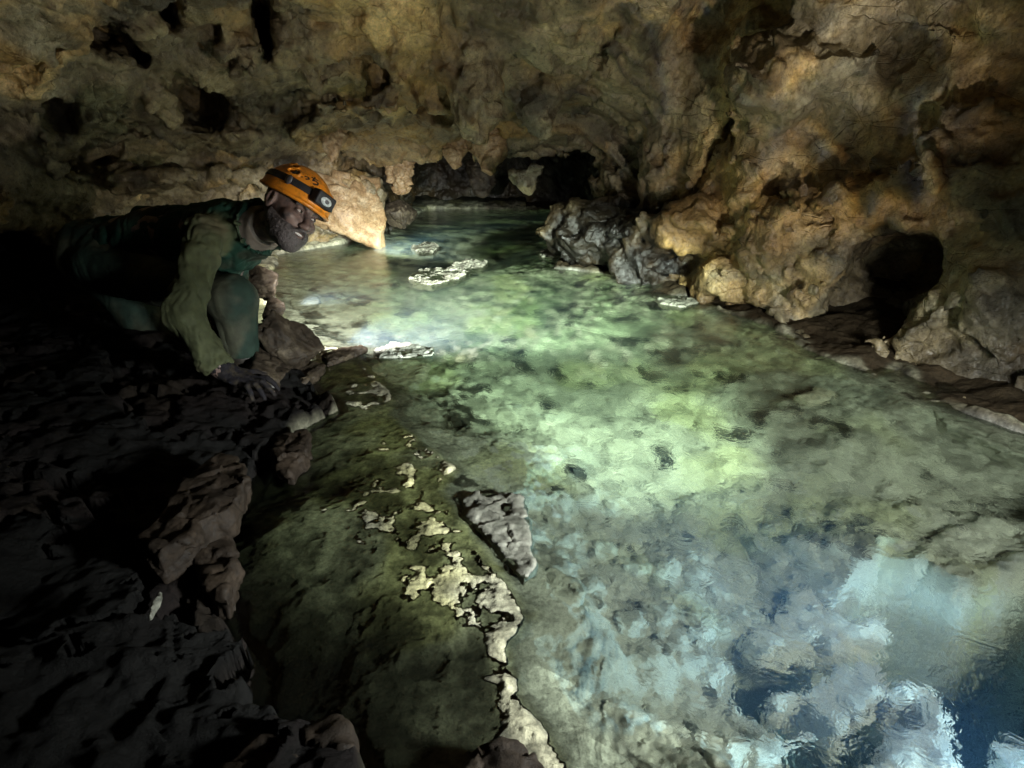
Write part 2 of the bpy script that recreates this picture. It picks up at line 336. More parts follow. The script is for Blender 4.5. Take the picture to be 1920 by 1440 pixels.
# hollows
H(372, 195, 130, 100, 0.75, off=0.45, roll=-35); H(335, 160, 60, 55, 0.5, off=0.3)
H(205, 75, 120, 70, 0.6, off=0.35, roll=-15); H(262, 105, 40, 40, 0.4, off=0.25)
H(492, 45, 50, 190, 0.5, off=0.3); H(316, 20, 50, 90, 0.4, off=0.25)
H(110, 215, 70, 110, 0.25, off=0.05, roll=15)
H(1680, 500, 200, 170, 0.75, off=0.40, roll=10); H(1625, 570, 170, 150, 0.5, off=0.2)
H(1300, 70, 120, 420, 0.30, off=0.05, roll=-38); H(1420, 20, 200, 90, 0.25, off=0.02)
H(1560, 620, 240, 70, 0.25, off=0.0, roll=-25); H(1400, 590, 160, 40, 0.2, roll=-15)

H(640, 250, 40, 110, 0.2, off=0.02); H(700, 200, 30, 160, 0.12); H(840, 60, 40, 130, 0.12); H(560, 200, 30, 120, 0.12)
H(1110, 130, 24, 170, 0.12, roll=-35); H(1340, 290, 20, 170, 0.14, roll=-25)
H(760, 385, 60, 30, 0.25, off=0.1)
# bulges
B_(720, 120, 90, 260, 0.12, k=0.12); B_(600, 100, 90, 240, 0.12, k=0.12); B_(900, 120, 100, 240, 0.12, k=0.12); B_(1010, 170, 90, 200, 0.1, k=0.1)
B_(655, 375, 150, 120, 0.30, off=0.05, k=0.05)
B_(1530, 130, 260, 130, 0.25, roll=15, k=0.1); B_(1450, 300, 140, 170, 0.16, roll=-20, k=0.1); B_(1260, 300, 100, 180, 0.16, k=0.08)
B_(1300, 430, 220, 120, 0.2, roll=15, k=0.1); B_(1480, 450, 160, 150, 0.2, roll=20, k=0.08); B_(1700, 330, 330, 90, 0.15, roll=25, k=0.1)
B_(1850, 600, 140, 200, 0.25, roll=20, k=0.08); B_(1170, 400, 120, 140, 0.30, k=0.1); B_(1155, 345, 100, 170, 0.45, off=-0.25, k=0.08)
FEAT.append(('rock', at(1150, 440, 4.15), np.eye(3)/np.array([[0.52], [0.45], [0.26]]), 0.24, 0.16)); FEAT.append(('rock', at(1215, 470, 3.75), np.eye(3)/np.array([[0.36], [0.36], [0.24]]), 0.24, 0.12))
FEAT.append(('rock', at(1172, 350, 4.55), np.eye(3)/np.array([[0.25], [0.35], [0.34]]), 0.25, 0.12))
B_(420, 90, 100, 120, 0.15, k=0.08); B_(130, 330, 260, 50, 0.15, roll=-5, k=0.06); B_(330, 330, 300, 60, 0.15, roll=-5, k=0.06)
print('features', [tuple(np.round(f[1], 2)) for f in FEAT[:6]])
SLANT = np.array([[0.82, 0.0, 0.57], [0, 1, 0], [-0.57, 0, 0.82]])
def shell_detail(P):
    wx = sstep(0.2, 0.9, P[:, 0])[:, None]                       # right: slanting beds; middle: hanging folds
    Q = P*(1-wx)+(P@SLANT)*wx
    S = np.array([2.6, 2.6, 0.9])*(1-wx)+np.array([0.9, 2.2, 3.2])*wx
    n = 0.055*fbm(P*1.3, 2, 3) + 0.045*fbm(Q*S, 3, 11, 0.55, True)
    w = np.stack([fbm(P*3, 2, 5), fbm(P*3, 2, 6), fbm(P*3, 2, 7)], 1)
    f0, _, _ = facet(Q*np.array([1.5, 1.7, 2.2])+0.12*w, 25, 0.11)
    f, e, _ = facet(Q*np.array([3.4, 3.4, 4.2])+0.2*w, 21, 0.045)
    f = f+f0
    return n+f
def shell_fn(P):
    done = [False]
    f = wall_fn(P).astype(np.float32)
    for step, (kind, c, A, r, k) in enumerate(sorted(FEAT, key=lambda q: q[0], reverse=True)):
        if kind == 'air' and not done[0]:
            m = np.abs(f) < 0.4; f[m] += shell_detail(P[m]); done[0] = True
        q = (P-c)@A.T; l2 = (q*q).sum(1); m = l2 < 9
        if not m.any(): continue
        Pm = P[m]; l = np.sqrt(l2[m]); d = (l-1)*r+0.03*fbm(Pm*7, 2, 91)
        f[m] = smin(f[m], d, k) if kind == 'rock' else smax(f[m], -d, 0.02)
    return f
VOX = 0.032
V, Q = mesh_sdf(shell_fn, (-4.4, 0.2, -0.5), (3.3, 9.1, 2.5), VOX)
print('shell', len(V), time.time()-T0)
# keep only what a viewer near the photographer's place can see: cut the box faces of the grid
c = V[Q].mean(1); keep = (c[:, 0] > -4.3) & (c[:, 0] < 3.2) & (c[:, 1] > 0.26) & (c[:, 1] < 9.0) & (c[:, 2] < 2.44) & (c[:, 2] > -0.46)
Q = Q[keep]; u, inv = np.unique(Q, return_inverse=True); V = V[u]; Q = inv.reshape(-1, 4)
V, Q = subdiv(V, Q)
near = V[Q].mean(1); nearm = None
N_ = normals(V, Q)
W = np.stack([fbm(V*6, 3, 31), fbm(V*6, 3, 32), fbm(V*6, 3, 33)], 1)
wx = sstep(0.2, 0.9, V[:, 0])[:, None]; Qv = V*(1-wx)+(V@SLANT)*wx
f1, e1, h1 = facet(Qv*np.array([7, 7, 6])+0.25*W, 41, 0.024)
f2, e2, h2 = facet(Qv*np.array([17, 17, 15])+0.5*W, 43, 0.014)
n = fbm(V*9, 4, 51, 0.55)*0.009+0.010*wx[:, 0]*fbm(Qv*np.array([1.2, 2.5, 13])+0.2*W, 3, 53, 0.6, True)
cr = fbm(Qv*np.array([0.9, 1.6, 3.2]) + 0.10*W, 2, 61); crack = np.exp(-(cr/0.014)**2)*0.035*sstep(0.0, 0.3, fbm(V*1.7, 2, 63))
CRACKS = [[(1170, 60), (1125, 110), (1100, 150), (1065, 180)], [(1850, 200), (1740, 260), (1640, 300), (1560, 370), (1480, 420), (1420, 470)], [(1345, 250), (1350, 290), (1320, 330), (1290, 370)],
          [(1245, 180), (1250, 300), (1240, 400)], [(1160, 380), (1230, 330), (1290, 240)], [(1240, 500), (1320, 450), (1420, 400), (1500, 330)], [(1480, 560), (1530, 480), (1560, 445)],
          [(655, 110), (660, 200), (640, 290)], [(740, 60), (735, 170)], [(560, 60), (545, 170)], [(1080, 200), (1060, 290)], [(180, 200), (330, 270), (470, 290)], [(20, 160), (120, 150)],
          [(1850, 520), (1760, 600), (1700, 640)], [(1600, 130), (1700, 60), (1760, 0)], [(880, 40), (870, 160), (890, 240)], [(450, 230), (520, 200), (540, 120)], [(1400, 130), (1420, 230), (1390, 300)]]
def f_shell_near(P):
    return shell_fn(P)
ck = np.zeros(len(V)); wv = V+0.035*np.stack([fbm(V*8, 3, 401), fbm(V*8, 3, 402), fbm(V*8, 3, 403)], 1)
for line in CRACKS:
    pts = []
    for p in line:
        d = ray(*p); t = np.arange(0.8, 7.0, 0.02); Pq = CAMP+t[:, None]*d; g = shell_fn(Pq); pts.append(Pq[np.argmax(g < 0)])
    for a_, b_ in zip(pts[:-1], pts[1:]):
        ab = b_-a_
        if np.linalg.norm(ab) > 1.2: continue
        m = ((V > np.minimum(a_, b_)-0.15) & (V < np.maximum(a_, b_)+0.15)).all(1)
        if not m.any(): continue
        w_ = wv[m]-a_; t = np.clip((w_@ab)/(ab@ab), 0, 1); dd_ = np.linalg.norm(w_-t[:, None]*ab, axis=1)
        ck[m] = np.maximum(ck[m], np.exp(-(dd_/0.013)**2))
crack = crack+0.045*ck
V = V + N_*(f1+f2+n-crack)[:, None]
# stone colour: ochre, brown, grey and pale patches
a = fbm(V*1.6+5, 4, 71); b = fbm(V*3.5, 4, 73); g = fbm(V*2.3, 3, 75)
tint = np.ones((len(V), 3))*np.array([0.82, 0.84, 0.86])
ochre = sstep(0.0, 0.35, a)[:, None]; tint = tint*(1-ochre)+ochre*np.array([1.18, 0.98, 0.66])
grey = sstep(0.0, 0.3, g)[:, None]; tint = tint*(1-grey)+grey*np.array([0.80, 0.86, 0.95])
pale = sstep(0.22, 0.5, b)[:, None]; tint = tint*(1-pale)+pale*np.array([1.75, 1.6, 1.3])
dark = sstep(0.18, 0.45, fbm(V*2.9, 4, 77))[:, None]; tint = tint*(1-0.65*dark)
tint *= (0.75+0.5*h1)[:, None]; tint *= (1-0.6*np.clip(crack/0.03, 0, 1))[:, None]
tint *= (1-0.80*sstep(5.0, 5.7, V[:, 1])[:, None])             # unlit passage: its darkness is put into the rock colour
ms = np.linalg.norm((V-at(1150, 465, 4.1))*np.array([1.0, 0.7, 1.5]), axis=1)+0.12*fbm(V*5, 3, 411); tint *= ((1-0.95*sstep(0.72, 0.48, ms))[:, None]*np.array([1, .85, .7])**sstep(0.72, 0.48, ms)[:, None])   # shade painted into the rock round the bend
tint *= (1-0.35*sstep(0.25, 0.0, V[:, 2])[:, None])             # darker towards the foot of the wall
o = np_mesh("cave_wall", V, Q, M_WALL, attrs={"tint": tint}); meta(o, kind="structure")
o["label"] = "brown ochre cave roof and walls arching over the pool"
print('shell done', len(V), time.time()-T0)

# ------------------------------------------------------------------ floor: pool bed, shelf under shallow water, dry ledge
nx, ny = 900, 1150
ys = 0.30*np.exp(np.linspace(0, 1, ny)*math.log(9.0/0.30))
u = np.linspace(-1, 1, nx); xs = 0.35+1.35*u+1.75*np.sign(u)*np.abs(u)**4
X, Y = np.meshgrid(xs, ys); P2 = np.stack([X.ravel(), Y.ravel()], 1); P3 = np.concatenate([P2, np.zeros((len(P2), 1))], 1)
wob = np.stack([fbm(P3*5, 4, 101), fbm(P3*5, 4, 102)], 1)*0.035
sp = poly_sd(P2+wob, POOL); sdry = poly_sd(P2+wob*0.8, DRY); sh = poly_sd(P2+wob*2.2, HOLE)
n1 = fbm(P3*2.2, 3, 111); n2 = fbm(P3*7, 4, 113); n3 = fbm(P3*22, 3, 115)
Pw = P3+0.040*np.stack([n2, fbm(P3*7, 3, 118), n2*0], 1)+0.008*np.stack([n3, fbm(P3*22, 2, 119), n2*0], 1)
d1, d2, hc, _ = voro(Pw*17, 121, 2); e1_, e2_, he, _ = voro(Pw*44, 127, 2); g1_, g2_, hg, _ = voro(Pw*4.2, 131, 2)
dome = np.sqrt(np.clip(1-(d1*1.25)**2, 0, 1)); dome2 = np.sqrt(np.clip(1-(e1_*1.25)**2, 0, 1)); blk = np.clip((g2_-g1_)*3, 0, 1)
cob = 0.45+0.55*sstep(-0.25, 0.25, fbm(P3*2.6, 2, 183))
far_d = 0.06*sstep(2.5, 5, P2[:, 1])
deep = -(0.012+0.13*sstep(0.0, 0.20, sp+0.10*n2)+0.17*sstep(0.10, 0.75, sp)+far_d*sstep(0, .5, sp)) + 0.10*n1+0.035*n2+0.012*n3 + (dome*0.040*hc*cob+dome2*0.014+0.010*fbm(P3*45, 3, 181, 0.6))*sstep(0.02, 0.2, sp)+0.05*blk*(hg-0.3)
deep = np.minimum(deep, -0.014-0.12*np.clip(sp, 0, 0.5)+0.004*n3); hole = sstep(-0.02, 0.05, sh); deep = deep*(1-hole)+hole*(-1.15+0.12*n1+0.05*n2)
crust = fbm(P3*13, 4, 171, 0.6, True); n4 = fbm(P3*30, 4, 173, 0.6)
shelf = -0.009-0.060*sstep(-0.14, -0.45, sp+0.22*n1)+0.012*n1+0.008*crust+0.006*n4+0.003*n3+0.012*blk*(hg-0.5)
stepf, stepe, hh = facet(P3*np.array([4, 4, 1])+0.5*np.stack([n2, n3, n2*0], 1), 141, 0.05)
dry = 0.045+0.055*sstep(0, 0.5, sdry)+0.55*stepf+0.018*n2+0.006*n4+0.008*n3-0.05*(1-stepe)*(hh > .4)
out = shelf*(1-sstep(-0.012, 0.012, sdry))+dry*sstep(-0.012, 0.012, sdry)
# crack between dry ledge and shelf
out -= 0.05*np.exp(-((sdry+0.012)/0.010)**2)
right = sstep(0.3, 0.6, P2[:, 0]) * (P2[:, 1] > 0.3)
rs = 0.012+0.10*np.clip(-sp, 0, 2)+0.04*n2+0.01*n3
RSIDE = (P2[:, 0] > 0.45) | ((P2[:, 1] > 3.0) & (P2[:, 0] > 0.2)); out = np.where(RSIDE, rs, out)
farL = (P2[:, 1] > 3.0) & (P2[:, 0] < 0.2); out = np.where(farL, 0.02+0.2*np.clip(-sp, 0, 2)+0.03*n2, out)
m = sstep(-0.010, 0.030, sp); z = out*(1-m)+deep*m
rim = np.exp(-((sp+0.018+0.012*n2)/0.016)**2)*sstep(-0.15, 0.35, fbm(P3*4.5, 3, 161)); z = z+rim*(0.007*np.where(P2[:, 0] < 0.4, 1, 0.4))
V = np.concatenate([P2, z[:, None]], 1)
idx = np.arange(nx*ny).reshape(ny, nx); Qf = np.stack([idx[:-1, :-1].ravel(), idx[:-1, 1:].ravel(), idx[1:, 1:].ravel(), idx[1:, :-1].ravel()], 1)
# stone colours: pale gravel, green-khaki shelf, brown ledge, pale mineral rim
tb = np.ones((len(V), 3))
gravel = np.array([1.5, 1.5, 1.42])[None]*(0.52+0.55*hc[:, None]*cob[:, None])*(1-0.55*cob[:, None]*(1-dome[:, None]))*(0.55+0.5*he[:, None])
gravel *= (1+0.55*n1[:, None]); ye = sstep(0.05, 0.4, fbm(P3*3.1, 3, 151))[:, None]; gravel = gravel*(1-ye)+gravel*ye*np.array([1.36, 1.38, 1.10])
dk = sstep(0.24, 0.34, fbm(P3*6.5, 5, 153, 0.65))[:, None]; gravel *= 1-0.88*dk; gravel *= (0.75+0.5*sstep(-0.4, 0.4, fbm(P3*14, 4, 157, 0.65)))[:, None]
shc = np.array([0.92, 0.90, 0.70])[None]*(0.45+0.75*sstep(-0.35, 0.35, n4+0.5*crust)[:, None])*(0.8+0.3*he[:, None]); ol = sstep(0.0, 0.4, fbm(P3*5, 3, 175))[:, None]; shc = shc*(1-ol)+ol*shc*np.array([0.85, 0.84, 0.62])
shc = shc*(1-0.6*sstep(0.0, 0.35, fbm(P3*9, 3, 155))[:, None])
dry_c = np.array([0.013, 0.0095, 0.007])[None]*(0.6+0.8*hh[:, None])*(1+0.4*n2[:, None])
shc = shc*(0.05+0.95*sstep(-0.40, -0.04, sp+0.22*n1)[:, None])             # light fading away from the pool's rim, painted into the shelf colour
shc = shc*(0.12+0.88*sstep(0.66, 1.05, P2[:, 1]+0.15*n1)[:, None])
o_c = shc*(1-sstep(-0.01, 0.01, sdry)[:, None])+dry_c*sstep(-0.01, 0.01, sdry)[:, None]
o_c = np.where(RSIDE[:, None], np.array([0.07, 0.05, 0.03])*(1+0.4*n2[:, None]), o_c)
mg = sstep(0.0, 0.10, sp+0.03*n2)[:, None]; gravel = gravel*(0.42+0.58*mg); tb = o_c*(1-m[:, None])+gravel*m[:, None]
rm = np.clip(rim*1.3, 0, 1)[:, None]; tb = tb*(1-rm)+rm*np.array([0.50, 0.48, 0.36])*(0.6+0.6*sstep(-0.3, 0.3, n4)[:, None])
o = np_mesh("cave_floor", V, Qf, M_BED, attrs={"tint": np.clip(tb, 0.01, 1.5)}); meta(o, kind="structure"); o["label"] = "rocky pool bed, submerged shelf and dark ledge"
print('floor done', time.time()-T0)
def floor_z(x, y):
    j = np.argmin((P2[:, 0]-x)**2+(P2[:, 1]-y)**2); return V_FLOOR[j]
V_FLOOR = z.copy()

# ------------------------------------------------------------------ water
nxw, nyw = 700, 900
xw = np.linspace(-4.2, 3.1, nxw); yw = 0.28*np.exp(np.linspace(0, 1, nyw)*math.log(8.95/0.28))
X, Y = np.meshgrid(xw, yw); PW = np.stack([X.ravel(), Y.ravel(), X.ravel()*0], 1)
zw = 0.0014*fbm(PW*np.array([7, 7, 1]), 2, 201)+0.00045*fbm(PW*np.array([22, 22, 1]), 2, 205)
Vt = PW.copy(); Vt[:, 2] = zw
idx = np.arange(nxw*nyw).reshape(nyw, nxw); Qt = np.stack([idx[:-1, :-1].ravel(), idx[:-1, 1:].ravel(), idx[1:, 1:].ravel(), idx[1:, :-1].ravel()], 1)
ring = np.concatenate([idx[0, :], idx[1:, -1], idx[-1, -2::-1], idx[-2:0:-1, 0]]); nr = len(ring)
Vb = Vt[ring].copy(); Vb[:, 2] = -2.6; base = len(Vt); ib = base+np.arange(nr)
Qs = np.stack([ring, ib, np.roll(ib, -1), np.roll(ring, -1)], 1)
cidx = base+nr; Vc = np.array([[0, 4, -2.6]])
F3 = np.stack([np.roll(ib, -1), ib, np.full(nr, cidx)], 1)
m, N, L, B = new_mat("clear_pool_water"); N.remove(B)
gl = N.new("ShaderNodeBsdfGlass"); gl.inputs["IOR"].default_value = 1.333; gl.inputs["Roughness"].default_value = 0.0; gl.inputs["Color"].default_value = (1, 1, 1, 1)
tc = N.new("ShaderNodeTexCoord")
na = N.new("ShaderNodeTexNoise"); na.inputs["Scale"].default_value = 16; na.inputs["Detail"].default_value = 2.5; na.inputs["Distortion"].default_value = 1.5; L.new(tc.outputs["Object"], na.inputs[0])
nb = N.new("ShaderNodeTexNoise"); nb.inputs["Scale"].default_value = 55; nb.inputs["Detail"].default_value = 2; nb.inputs["Distortion"].default_value = 2.5; L.new(tc.outputs["Object"], nb.inputs[0])
ma = N.new("ShaderNodeMath"); ma.operation = 'MULTIPLY_ADD'; ma.inputs[1].default_value = 0.22; L.new(nb.outputs[0], ma.inputs[0]); L.new(na.outputs[0], ma.inputs[2])
bp = N.new("ShaderNodeBump"); bp.inputs["Strength"].default_value = 1.0; bp.inputs["Distance"].default_value = 0.0036; L.new(ma.outputs[0], bp.inputs["Height"]); L.new(bp.outputs[0], gl.inputs["Normal"])
mo = N["Material Output"]; L.new(gl.outputs[0], mo.inputs["Surface"])
va_ = N.new("ShaderNodeVolumePrincipled"); va_.inputs["Color"].default_value = (0.35, 0.62, 0.9, 1); va_.inputs["Absorption Color"].default_value = (0.25, 0.78, 0.60, 1)
va_.inputs["Density"].default_value = 0.16; va_.inputs["Anisotropy"].default_value = 0.3
vb_ = N.new("ShaderNodeVolumeAbsorption"); vb_.inputs["Color"].default_value = (0.25, 0.82, 0.55, 1); vb_.inputs["Density"].default_value = 0.32
vs = N.new("ShaderNodeVolumeScatter"); vs.inputs["Color"].default_value = (0.35, 0.62, 1.0, 1); vs.inputs["Density"].default_value = 0.26
N.remove(va_); ad = N.new("ShaderNodeAddShader"); L.new(vb_.outputs[0], ad.inputs[0]); L.new(vs.outputs[0], ad.inputs[1]); L.new(ad.outputs[0], mo.inputs["Volume"])
o = np_mesh("water", np.concatenate([Vt, Vb, Vc]), np.concatenate([Qt, Qs]), m, F3=F3); meta(o, kind="structure"); o["label"] = "clear green pool water with fine ripples"
# ------------------------------------------------------------------ loose rocks, slabs, stalactites
def rock(name, label, cat, px, py, D, w, h, dep, mat, seed, roll=0.0, group=None, planes=14, rough=0.06):
    """angular stone: a convex cut polyhedron roughened with fractures"""
    rs = np.random.RandomState(seed); bm = bmesh.new(); bmesh.ops.create_icosphere(bm, subdivisions=5, radius=1)
    d = np.array([v.co[:] for v in bm.verts]); n = rs.normal(size=(planes, 3)); n /= np.linalg.norm(n, axis=1)[:, None]
    n = np.concatenate([n, np.eye(3), -np.eye(3)]); dd = np.concatenate([rs.uniform(0.62, 0.95, planes), np.ones(6)*0.95])
    q = d@n.T; r = np.where(q > 0.05, dd/np.maximum(q, 0.05), 9).min(1); r = np.minimum(r, 1.5)
    P = d*r[:, None]; f, e, _ = facet(P*2.6+seed, seed, 1.6*rough); P += d*(f+rough*0.9*fbm(P*4+seed, 4, seed)+0.25*rough*fbm(P*16, 2, seed+3))[:, None]
    s = D/FPX; P = P*np.array([w*s/2, dep/2, h*s/2])
    c, sn = math.cos(R(roll)), math.sin(R(roll)); M = np.array([[c, 0, sn], [0, 1, 0], [-sn, 0, c]]); P = P@M.T
    for v, p in zip(bm.verts, P): v.co = p
    o = bm_obj(name, bm, mat); o.location = at(px, py, D)
    return meta(o, label, cat, group)
def slab(name, label, cat, poly, z, th, mat, seed, group=None, sunk=False, rough=0.010, vox=0.008, tilt=(0, 0), wig=0.012):
    """irregular flat stone with its own outline, thickness and broken edge"""
    W = np.array([(under(a, b, z) if sunk else on(a, b, z))[:2] for a, b in poly]); c0 = W.mean(0); W = W-c0
    ext = np.abs(W).max()
    if ext > 0.6: vox *= 1.6
    lo = np.array([W[:, 0].min()-.04, W[:, 1].min()-.04, -th-0.03]); hi = np.array([W[:, 0].max()+.04, W[:, 1].max()+.04, 0.05])
    def fn(P):
        wv = np.stack([fbm(P*14+seed, 3, seed), fbm(P*14+seed, 3, seed+1)], 1)*wig
        sd = -poly_sd(P[:, :2]+wv, W)
        top = P[:, 2]-tilt[0]*P[:, 0]-tilt[1]*P[:, 1]-rough*1.5*fbm(P*9+seed, 3, seed+2)
        return smax(smax(sd, top, 0.012), -(P[:, 2]+th), 0.01)
    V, Q = mesh_sdf(fn, lo, hi, vox)
    V, Q = subdiv(V, Q); n = normals(V, Q); f, e, _ = facet(V*22+seed, seed+4, rough*0.8)
    V = V+n*(f+rough*0.7*fbm(V*30+seed, 3, seed+5))[:, None]
    o = np_mesh(name, V, Q, mat); o.location = (c0[0], c0[1], z); return meta(o, label, cat, group)
def hanging(name, label, cat, px, y0, y1, D, w, mat, seed, lean=0, group=None, blunt=0.35):
    """stalactite between photo rows y0 (root) and y1 (tip)"""
    a = at(px, y0, D); b = at(px+lean, y1, D); r = w*D/FPX/2; L_ = np.linalg.norm(b-a); n_a, n_h = 56, 60; rs = np.random.RandomState(seed)
    V = []
    for i in range(n_h):
        t = i/(n_h-1); rr = r*(1-t**1.6*(1-blunt))*(1.15 if t < .15 else 1) * (math.sqrt(max(0, 1-((t-0.86)/0.14)**2)) if t > .86 else 1)
        for k in range(n_a):
            an = 2*math.pi*k/n_a; V.append(a+(b-a)*t+np.array([math.cos(an)*rr, math.sin(an)*rr*0.8, 0]))
    V = np.array(V); c = np.repeat(a[None]+(b-a)[None]*np.linspace(0, 1, n_h)[:, None], n_a, 0); d = V-c; ln = np.maximum(np.linalg.norm(d, axis=1, keepdims=True), 1e-5); d /= ln
    Ps = V*np.array([1, 1, 0.4]); f, e, _ = facet(V/r*1.1+seed, seed, 0.28*r)
    V = V+d*(f+0.30*r*fbm(Ps/r*1.0+seed, 3, seed, .5, True)+0.12*r*fbm(V/r*4, 3, seed+1))[:, None]*np.minimum(1, ln/r*2)
    idx = np.arange(n_h*n_a).reshape(n_h, n_a); n2 = np.roll(idx, -1, 1); Qd = np.stack([idx[:-1].ravel(), idx[1:].ravel(), n2[1:].ravel(), n2[:-1].ravel()], 1)
    o = np_mesh(name, V-a, Qd, mat); o.location = a; return meta(o, label, cat, group)
SH = "broken rocks along the left shore"
rock("boulder", "small dark brown rock on the shore behind the caver's knee", "rock", 490, 535, 2.35, 70, 62, 0.14, M_ROCK, 3, 25, SH)
rock("boulder", "fist-sized brown stone between the knee and the water", "rock", 512, 585, 2.30, 48, 46, 0.10, M_ROCK, 8, 10, SH)
rock("boulder", "large wedge of dark rock with a pale broken edge beside the caver's leg", "rock", 536, 650, 2.08, 96, 130, 0.16, M_ROCK, 12, -38, SH)
rock("boulder", "rock wedge low behind the caver's boot, half in shadow", "rock", 500, 700, 2.0, 100, 80, 0.18, M_ROCK, 15, 10, SH)
slab("rock_slab", "thin dark slab poking into the bright water like a tongue", "rock", [(600, 665), (645, 652), (680, 645), (686, 652), (650, 668), (612, 680)], 0.02, 0.04, M_ROCK, 21)
slab("rock_slab", "dark triangular slab lying at the water's edge below the wedge rock", "rock", [(530, 690), (575, 668), (612, 680), (580, 712), (545, 722)], 0.035, 0.06, M_ROCK, 22)
slab("sunken_slab", "pale stone under shallow water next to the wedge rock", "rock", [(528, 600), (545, 590), (575, 597), (570, 612), (540, 615)], -0.03, 0.05, M_BED2, 23, sunk=True)
slab("sunken_slab", "faint round pale stone below the water left of the light streak", "rock", [(545, 560), (575, 550), (600, 555), (598, 572), (565, 580), (548, 575)], -0.06, 0.05, M_BED2, 24, sunk=True)
slab("rock_block", "blue-tinted rock block just breaking the water, brown at its left end", "rock", [(697, 655), (738, 640), (812, 648), (812, 664), (770, 668), (715, 670)], 0.006, 0.09, M_BED2, 25)
slab("sunken_slab", "crumbly pale turquoise shelf stone under water below the block", "rock", [(672, 690), (735, 672), (806, 678), (795, 706), (745, 722), (700, 712)], -0.03, 0.07, M_PALE, 26, sunk=True)
slab("pale_rock", "brilliant white rock top lit by the torch, largest in the far pool", "rock", [(765, 517), (790, 503), (850, 500), (882, 508), (860, 522), (810, 534), (780, 530)], 0.002, 0.16, M_SALT, 27, rough=0.014)
slab("pale_rock", "yellow-white crumbly rock top right of the brilliant white one", "rock", [(846, 496), (880, 486), (916, 490), (905, 502), (866, 505)], 0.002, 0.16, M_SALT, 28, rough=0.014)
slab("pale_rock", "pale blue crusty rock standing alone in the far green water", "rock", [(771, 464), (800, 451), (826, 462), (812, 472), (785, 474)], 0.002, 0.16, M_SALT, 29, rough=0.016)
slab("pale_rock", "greyish flat rock top near the dark right overhang", "rock", [(1010, 472), (1030, 464), (1057, 468), (1040, 481), (1015, 482)], 0.001, 0.14, M_SALT, 30, rough=0.014)
slab("shore_stone", "bright pale blue stone at the right shore under the wall", "rock", [(1225, 553), (1258, 560), (1298, 546), (1330, 550), (1322, 562), (1282, 576), (1240, 570)], 0.004, 0.08, M_SALT, 31)
slab("limestone_plate", "flat grey limestone plate with squared white edge beside the shelf", "rock", [(862, 930), (905, 921), (985, 924), (992, 960), (1003, 1000), (1006, 1050), (985, 1090), (955, 1058), (925, 1030), (905, 990), (872, 968)], 0.006, 0.10, M_PLATE, 32, rough=0.008)
slab("limestone_lobe", "rounded pale lobe under water below the limestone plate", "rock", [(990, 1075), (1040, 1062), (1085, 1085), (1100, 1105), (1080, 1140), (1010, 1146), (985, 1125)], -0.04, 0.12, M_BED2, 33, sunk=True)
DP = "pale crusted outcrops over the deep blue hole"
slab("pale_outcrop", "ragged pale outcrop over the blue hole, the one with a star-shaped gap", "rock", [(1435, 1300), (1500, 1290), (1545, 1262), (1590, 1240), (1612, 1262), (1610, 1232), (1648, 1238), (1664, 1290), (1630, 1310), (1612, 1345), (1595, 1322), (1570, 1370), (1540, 1340), (1505, 1312), (1450, 1316)], -0.22, 0.14, M_PALE, 34, DP, True, 0.014, 0.008)
slab("pale_outcrop", "largest pale outcrop at the bottom edge below the blue hole", "rock", [(1665, 1290), (1700, 1282), (1758, 1280), (1788, 1325), (1775, 1370), (1800, 1420), (1810, 1620), (1590, 1620), (1640, 1420), (1668, 1360), (1735, 1350), (1735, 1310), (1700, 1305), (1670, 1320)], -0.22, 0.14, M_PALE, 35, DP, True, 0.014, 0.008)
slab("pale_outcrop", "pale bridge-like outcrop along the upper rim of the blue hole", "rock", [(1395, 1190), (1450, 1165), (1480, 1110), (1525, 1095), (1560, 1110), (1555, 1150), (1600, 1165), (1662, 1152), (1665, 1180), (1600, 1190), (1560, 1210), (1535, 1190), (1480, 1200), (1440, 1215)], -0.22, 0.14, M_PALE, 36, DP, True, 0.014, 0.008)
slab("pale_outcrop", "pale outcrop cut off by the right edge at the bottom corner", "rock", [(1875, 1385), (1915, 1380), (2010, 1420), (2010, 1560), (1920, 1500)], -0.22, 0.12, M_PALE, 37, DP, True, 0.014)
slab("stone_sliver", "long thin pale sliver of stone under water near the bottom", "rock", [(1438, 1396), (1500, 1374), (1524, 1370), (1526, 1384), (1460, 1402)], -0.20, 0.03, M_PALE, 38, sunk=True, vox=0.005, wig=.006)
slab("sunken_ledge", "long greenish ledge under water along the right wall", "rock", [(1735, 756), (1775, 749), (1850, 770), (1925, 800), (1980, 870), (1905, 850), (1840, 822), (1775, 795)], -0.02, 0.12, M_BED2, 39, sunk=True)
slab("sunken_slab", "small bright stone under rippled water off the right shore", "rock", [(1490, 738), (1530, 726), (1572, 735), (1550, 748), (1510, 752)], -0.08, 0.06, M_PALE, 40, sunk=True)
LD = "dark slabs of the left ledge"
slab("ledge_slab", "broad brown slab on the dark ledge, tapering to a pale left tip", "rock", [(248, 1000), (300, 950), (350, 890), (410, 845), (450, 850), (465, 890), (430, 950), (370, 975), (345, 1010), (290, 1030)], 0.13, 0.08, M_LEDGE, 41, LD)
slab("ledge_slab", "narrow dark slab wedged in the crack of the ledge", "rock", [(375, 1000), (430, 1000), (440, 1050), (425, 1110), (385, 1095), (365, 1050)], 0.07, 0.08, M_LEDGE, 42, LD)
slab("ledge_slab", "brown slab at the bottom edge left of the round one", "rock", [(420, 1420), (480, 1370), (550, 1345), (560, 1400), (575, 1520), (400, 1520)], 0.07, 0.08, M_LEDGE, 43, LD)
